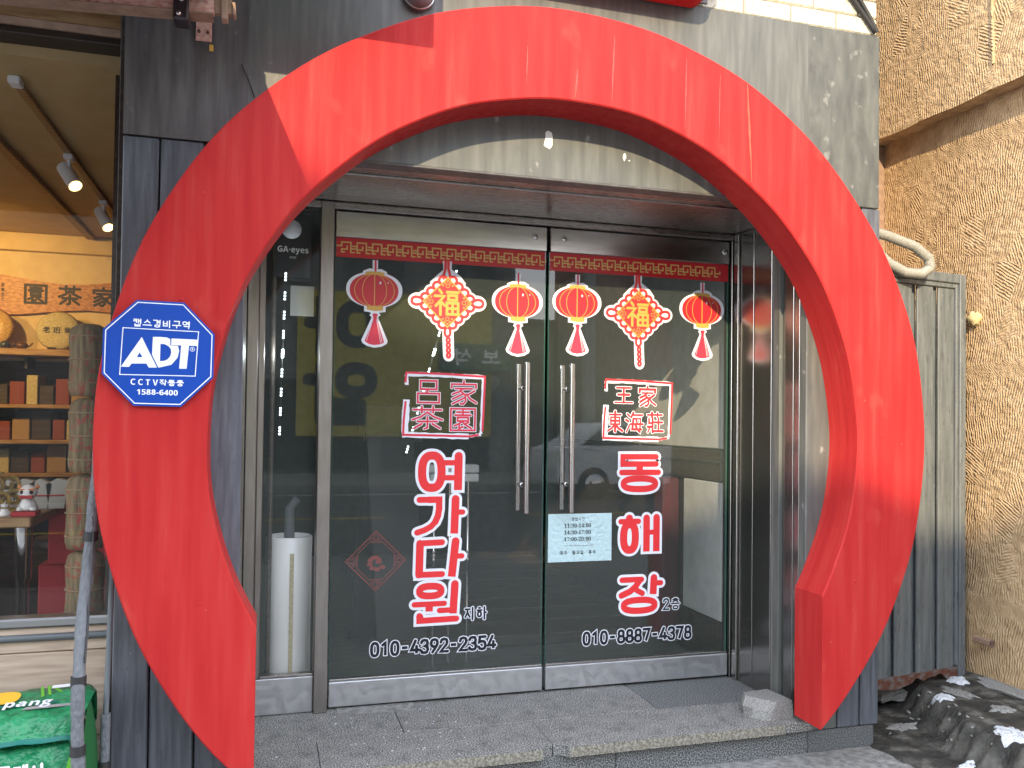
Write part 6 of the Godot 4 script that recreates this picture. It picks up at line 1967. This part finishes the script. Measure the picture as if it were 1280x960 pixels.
func build_security_sign() -> void:
	var t := thing("security_sign", "blue octagonal security sign with white lettering on the ring's left side", "sign", Vector3(-0.3185, 1.5365, RT + 0.004))
	t.rotation.z = -0.012
	var oct := func(d: float) -> Array:
		var h := 0.1595 - d
		var v := 0.162 - d
		var c := 0.068 - d * 0.41
		return [Vector2(-c, v), Vector2(c, v), Vector2(h, c), Vector2(h, -c), Vector2(c, -v), Vector2(-c, -v), Vector2(-h, -c), Vector2(-h, c)]
	var st := nb()
	prism(st, oct.call(0.0), 0.0, 0.01)
	obj("plate", st, mats.sign_blue, t)
	var z := 0.0104
	st = nb()
	ribbon(st, oct.call(0.0075), 0.0015, z, Transform3D.IDENTITY, true)
	obj("border_line", st, mats.sign_white, t)
	var s := 0.000358
	var mk := func(x: float, y: float) -> Vector2: return Vector2((x - 503.0) * s, (463.0 - (y - 0.058 * (x - 503.0))) * s)
	var pl := func(list: Array) -> Array: return list.map(func(q): return mk.call(q[0], q[1]))
	st = nb()
	ribbon(st, pl.call([[212, 238], [816, 276], [800, 662], [198, 636]]), 0.0013, z, Transform3D.IDENTITY, true)
	obj("inner_frame", st, mats.sign_white, t)
	# A, D, T
	st = nb()
	flat(st, pl.call([[362, 318], [205, 570], [270, 573], [288, 545], [328, 490], [350, 450]]), z + 0.0001, Transform3D.IDENTITY)
	flat(st, pl.call([[362, 318], [350, 450], [372, 492], [405, 547], [425, 582], [490, 583]]), z + 0.0001, Transform3D.IDENTITY)
	flat(st, pl.call([[328, 490], [288, 545], [405, 547], [372, 492]]), z + 0.0001, Transform3D.IDENTITY)
	obj("letter", st, mats.sign_white, t)
	st = nb()
	flat(st, pl.call([[450, 318], [512, 319], [512, 582], [500, 582], [447, 470]]), z + 0.0001, Transform3D.IDENTITY)
	var inner := [[512, 378], [545, 382], [575, 398], [596, 424], [600, 455], [592, 488], [572, 513], [545, 526], [512, 527]]
	var outer := [[512, 319], [562, 324], [588, 338], [590, 392], [652, 397], [664, 440], [652, 500], [605, 560], [512, 582]]
	for i in 8:
		flat(st, pl.call([inner[i], outer[i], outer[i + 1], inner[i + 1]]), z + 0.0001, Transform3D.IDENTITY)
	obj("letter", st, mats.sign_white, t)
	st = nb()
	flat(st, pl.call([[599, 333], [812, 345], [810, 400], [742, 397], [728, 597], [668, 594], [678, 394], [597, 389]]), z + 0.0001, Transform3D.IDENTITY)
	obj("letter", st, mats.sign_white, t)
	st = nb()
	ribbon(st, ell(mk.call(770, 428), Vector2(0.0068, 0.0064), 18), 0.0007, z, Transform3D.IDENTITY, true)
	obj("registered_ring", st, mats.sign_white, t)
	latin("registered_letter", "R", 0.0062, Vector3(mk.call(770, 428).x, mk.call(770, 428).y, z), Basis.IDENTITY, mats.sign_white, t)
	st = nb()
	line(st, "캡스경비구역", Vector2(-0.076, 0.0815), 0.0215, 0.0281, 0.0232, 0.0017, z, Transform3D.IDENTITY)
	obj("top_line", st, mats.sign_white, t)
	for k in 4:
		latin("letter", "CCTV"[k], 0.0178, Vector3(-0.0715 + k * 0.0212, -0.0895, z), Basis.IDENTITY, mats.sign_white, t, "Droid Sans", 700)
	st = nb()
	line(st, "작동중", Vector2(0.0045, -0.0975), 0.0172, 0.0243, 0.0195, 0.0015, z, Transform3D.IDENTITY)
	obj("middle_line", st, mats.sign_white, t)
	latin("number_line", "1588-6400", 0.0162, Vector3(-0.001, -0.1195, z), Basis.IDENTITY, mats.sign_white, t, "Droid Sans", 700, 1.12)

# =====================================================================
# foreground: wrapped pipe, conduit, cooler bag, stone block
# =====================================================================
func build_foreground_things() -> void:
	var p := thing("wrapped_pipe", "grey foam-wrapped pipe with black tape bands left of the ring", "pipe")
	var pts := [Vector3(-0.50, 1.3, 0.06), Vector3(-0.503, 1.16, 0.09), Vector3(-0.511, 0.99, 0.12), Vector3(-0.518, 0.86, 0.125), Vector3(-0.516, 0.77, 0.19), Vector3(-0.505, 0.63, 0.28), Vector3(-0.502, 0.56, 0.312), Vector3(-0.5, 0.42, 0.316), Vector3(-0.492, 0.25, 0.312), Vector3(-0.485, 0.0, 0.31)]
	var cur := Curve3D.new()
	for i in pts.size():
		var tan: Vector3 = ((pts[mini(i + 1, pts.size() - 1)] as Vector3) - (pts[maxi(i - 1, 0)] as Vector3)) / 6.0
		cur.add_point(pts[i], -tan, tan)
	var q := []
	var rr := []
	for i in 50:
		q.append(cur.sample_baked(cur.get_baked_length() * i / 49.0))
		rr.append(0.0178 + 0.0012 * sin(i * 0.9) + 0.0008 * sin(i * 2.3))
	var st := nb()
	tube(st, q, rr, 18)
	obj("foam", st, mats.pipe_foam, p)
	for y in [0.965, 0.575, 0.395]:
		var best := 0
		for i in q.size():
			if absf(q[i].y - y) < absf(q[best].y - y):
				best = i
		tubeo("tape_band", [q[best] + Vector3(0, 0.014, 0), q[best] - Vector3(0, 0.014, 0)], 0.0212, mats.black_rubber, p, 18)
	tubeo("seam_cord", [Vector3(-0.5, 0.99, 0.14), Vector3(-0.497, 0.77, 0.205), Vector3(-0.488, 0.63, 0.296)], 0.0028, mats.black_rubber, p, 6)
	var c := thing("conduit_pipe", "thin grey conduit in a thicker sleeve beside the blue-grey boards", "pipe")
	tubeo("tube", [Vector3(-0.4495, 1.2, 0.09), Vector3(-0.452, 0.85, 0.1), Vector3(-0.4605, 0.41, 0.11)], 0.0085, mats.conduit, c, 12)
	tubeo("sleeve", [Vector3(-0.4605, 0.42, 0.11), Vector3(-0.4625, 0.02, 0.11)], 0.0145, mats.pipe_foam, c, 14)
	tubeo("clamp", [Vector3(-0.4622, 0.275, 0.11), Vector3(-0.4623, 0.25, 0.11)], 0.0175, mats.black_rubber, c, 14)
	build_bag()
	# broken block of stone at the end of the step
	st = nb()
	var low := [Vector2(-0.075, 0.0), Vector2(-0.05, 0.012), Vector2(0.066, 0.012), Vector2(0.07, -0.06), Vector2(0.068, -0.15), Vector2(-0.06, -0.15), Vector2(-0.095, -0.1), Vector2(-0.098, -0.05)]
	var mid := [Vector2(-0.06, 0.0), Vector2(-0.04, 0.012), Vector2(0.066, 0.012), Vector2(0.07, -0.06), Vector2(0.068, -0.15), Vector2(-0.07, -0.148), Vector2(-0.1, -0.1), Vector2(-0.09, -0.045)]
	var hi := [Vector2(-0.03, -0.02), Vector2(-0.018, 0.009), Vector2(0.062, 0.01), Vector2(0.067, -0.06), Vector2(0.064, -0.147), Vector2(-0.06, -0.143), Vector2(-0.08, -0.11), Vector2(-0.055, -0.06)]
	for lay in [[low, 0.0, mid, 0.035], [mid, 0.035, hi, 0.07]]:
		for i in 8:
			var j := (i + 1) % 8
			quad(st, Vector3(lay[0][i].x, lay[1], lay[0][i].y), Vector3(lay[0][j].x, lay[1], lay[0][j].y), Vector3(lay[2][j].x, lay[3], lay[2][j].y), Vector3(lay[2][i].x, lay[3], lay[2][i].y), Vector3(lay[0][i].x + lay[0][j].x, 0, lay[0][i].y + lay[0][j].y + 0.14))
	flat(st, hi.map(func(q): return Vector2(q.x, -q.y)), 0.07, Transform3D(Basis(Vector3(1, 0, 0), Vector3(0, 0, -1), Vector3(0, 1, 0)), Vector3.ZERO))
	var b := single("stone_block", st, mats.broken_stone, "rough grey stone block lying at the right end of the step", "stone block")
	b.position = Vector3(2.03, 0.1405, -0.03)
	b.rotation.y = 0.12
	# little white grit on the step
	st = nb()
	for k in 60:
		var x := rng.randf_range(0.0, 0.75)
		var zz := rng.randf_range(-0.5, 0.02)
		var r := rng.randf_range(0.001, 0.0035)
		bx(st, Vector3(x - r, 0.1401, zz - r), Vector3(x + r, 0.1401 + r, zz + r), r * 0.4)
	var gr := obj("grit", st, mats.snow, self)
	gr.set_meta("kind", "stuff")
	gr.set_meta("label", "white grit scattered on the left part of the step")

func build_bag() -> void:
	var t := thing("cooler_bag", "green insulated delivery bag with white lettering standing before the pale boards", "bag")
	var nz := FastNoiseLite.new()
	nz.seed = 5
	nz.frequency = 7.0
	var xl := -1.2
	var xr := -0.5
	# body: rounded box section along x, soft fabric
	var skin := func(name: String, sec: Array, m: Material, amp: float) -> void:
		var st := nb()
		st.set_smooth_group(0)
		var n := 44
		for i in n:
			for j in sec.size() - 1:
				var v := []
				for q in [[i, j], [i + 1, j], [i + 1, j + 1], [i, j + 1]]:
					var f: float = q[0] / float(n)
					var x := lerpf(xl, xr, f)
					var sc: Array = sec[q[1]]
					var e := clampf((x - xr + 0.035) / 0.035, 0.0, 1.0)
					var pin := 1.0 - 0.12 * e * e
					var zc := 0.13
					v.append(Vector3(x, sc[1] + (x + 0.85) * 0.03 - 0.02 * e * e * (1.0 if sc[1] > 0.3 else 0.0) + amp * nz.get_noise_2d(x * 1.5, sc[0] * 5.0), zc + (sc[0] - zc) * pin + amp * nz.get_noise_2d(x * 2.0 + 7.0, sc[1] * 4.0)))
				var mid: Vector3 = v[0] + v[2]
				quad(st, v[0], v[1], v[2], v[3], Vector3(0, mid.y * 0.5 - 0.32, mid.z * 0.5 - 0.13))
		obj(name, st, m, t)
	skin.call("body", [[0.262, 0.0], [0.266, 0.2], [0.262, 0.375], [0.05, 0.38], [0.0, 0.3], [0.0, 0.0]], mats.bag_green, 0.008)
	skin.call("lid", [[0.262, 0.405], [0.284, 0.408], [0.282, 0.43], [0.268, 0.462], [0.235, 0.474], [0.16, 0.481], [0.08, 0.486], [0.025, 0.482], [0.008, 0.455], [0.006, 0.39], [0.03, 0.385]], mats.bag_green, 0.006)
	skin.call("zip_trim", [[0.255, 0.398], [0.288, 0.401], [0.288, 0.413], [0.27, 0.416]], mats.bag_teal, 0.004)
	# end of the bag, bulging
	var st := nb()
	st.set_smooth_group(0)
	for i in 8:
		for j in 16:
			var v := []
			for q in [[i, j], [i + 1, j], [i + 1, j + 1], [i, j + 1]]:
				var a: float = PI * q[1] / 16.0
				var r: float = q[0] / 8.0
				v.append(Vector3(xr - 0.004 + 0.028 * (1.0 - r * r), 0.0 + 0.475 * sin(a) * pow(r, 0.4), 0.13 - cos(a) * 0.118 * r))
			quad(st, v[0], v[1], v[2], v[3], Vector3(1, 0, 0))
	obj("end_panel", st, mats.bag_dark, t)
	# printed top: dark green ground, yellow flower, leaf strokes, lettering
	var up := Basis(Vector3.RIGHT, -PI / 2 + 0.06)
	var top := Transform3D(up * Basis(Vector3.BACK, 0.03), Vector3(-0.65, 0.4915, 0.13))
	st = nb()
	flat(st, ell(Vector2(-0.09, 0.012), Vector2(0.045, 0.05), 22, 2.6), 0.001, top)
	obj("yellow_flower", st, mats.bag_yellow, t)
	st = nb()
	for q in [[0.0, 0.085, 0.018, 0.0], [0.018, 0.09, 0.035, 0.01], [0.024, 0.09, 0.065, 0.028]]:
		ribbon(st, [Vector2(q[0], q[1]), Vector2(q[2], q[3])], 0.0042, 0.0012, top, false, false, false)
	obj("leaf_stroke", st, mats.bag_leaf, t)
	latin("lettering", "pang", 0.048, top * Vector3(-0.012, -0.045, 0.002), top.basis, mats.sign_white, t, "Droid Sans", 700, 0.82)
	st = nb()
	flat(st, [Vector2(0.03, 0.06), Vector2(0.125, 0.068), Vector2(0.125, 0.094), Vector2(0.03, 0.086)], 0.003, top)
	obj("label_tag", st, mats.sign_white, t)
	st = nb()
	flat(st, [Vector2(-0.02, -0.096), Vector2(0.14, -0.09), Vector2(0.14, -0.068), Vector2(-0.01, -0.074)], 0.0, Transform3D(top.basis, top.origin + Vector3(0, 0.001, 0)))
	obj("silver_strip", st, mats.bag_silver, t)
	st = nb()
	ribbon(st, [Vector2(-0.2, -0.066), Vector2(-0.06, -0.058), Vector2(0.07, -0.05)], 0.008, 0.0008, top, false, false, false)
	obj("handle_strap", st, mats.bag_teal, t)
	# printed front
	st = nb()
	flat(st, ell(Vector2(-0.515, 0.24), Vector2(0.028, 0.13), 20), 0.2745, Transform3D.IDENTITY)
	flat(st, ell(Vector2(-0.62, 0.2), Vector2(0.06, 0.09), 20), 0.2742, Transform3D.IDENTITY)
	obj("leaf_print", st, mats.bag_leaf, t)
	st = nb()
	line(st, "켓프레시", Vector2(-0.755, 0.295), 0.05, 0.042, 0.037, 0.0036, 0.2755, Transform3D.IDENTITY)
	obj("front_lettering", st, mats.sign_white, t)
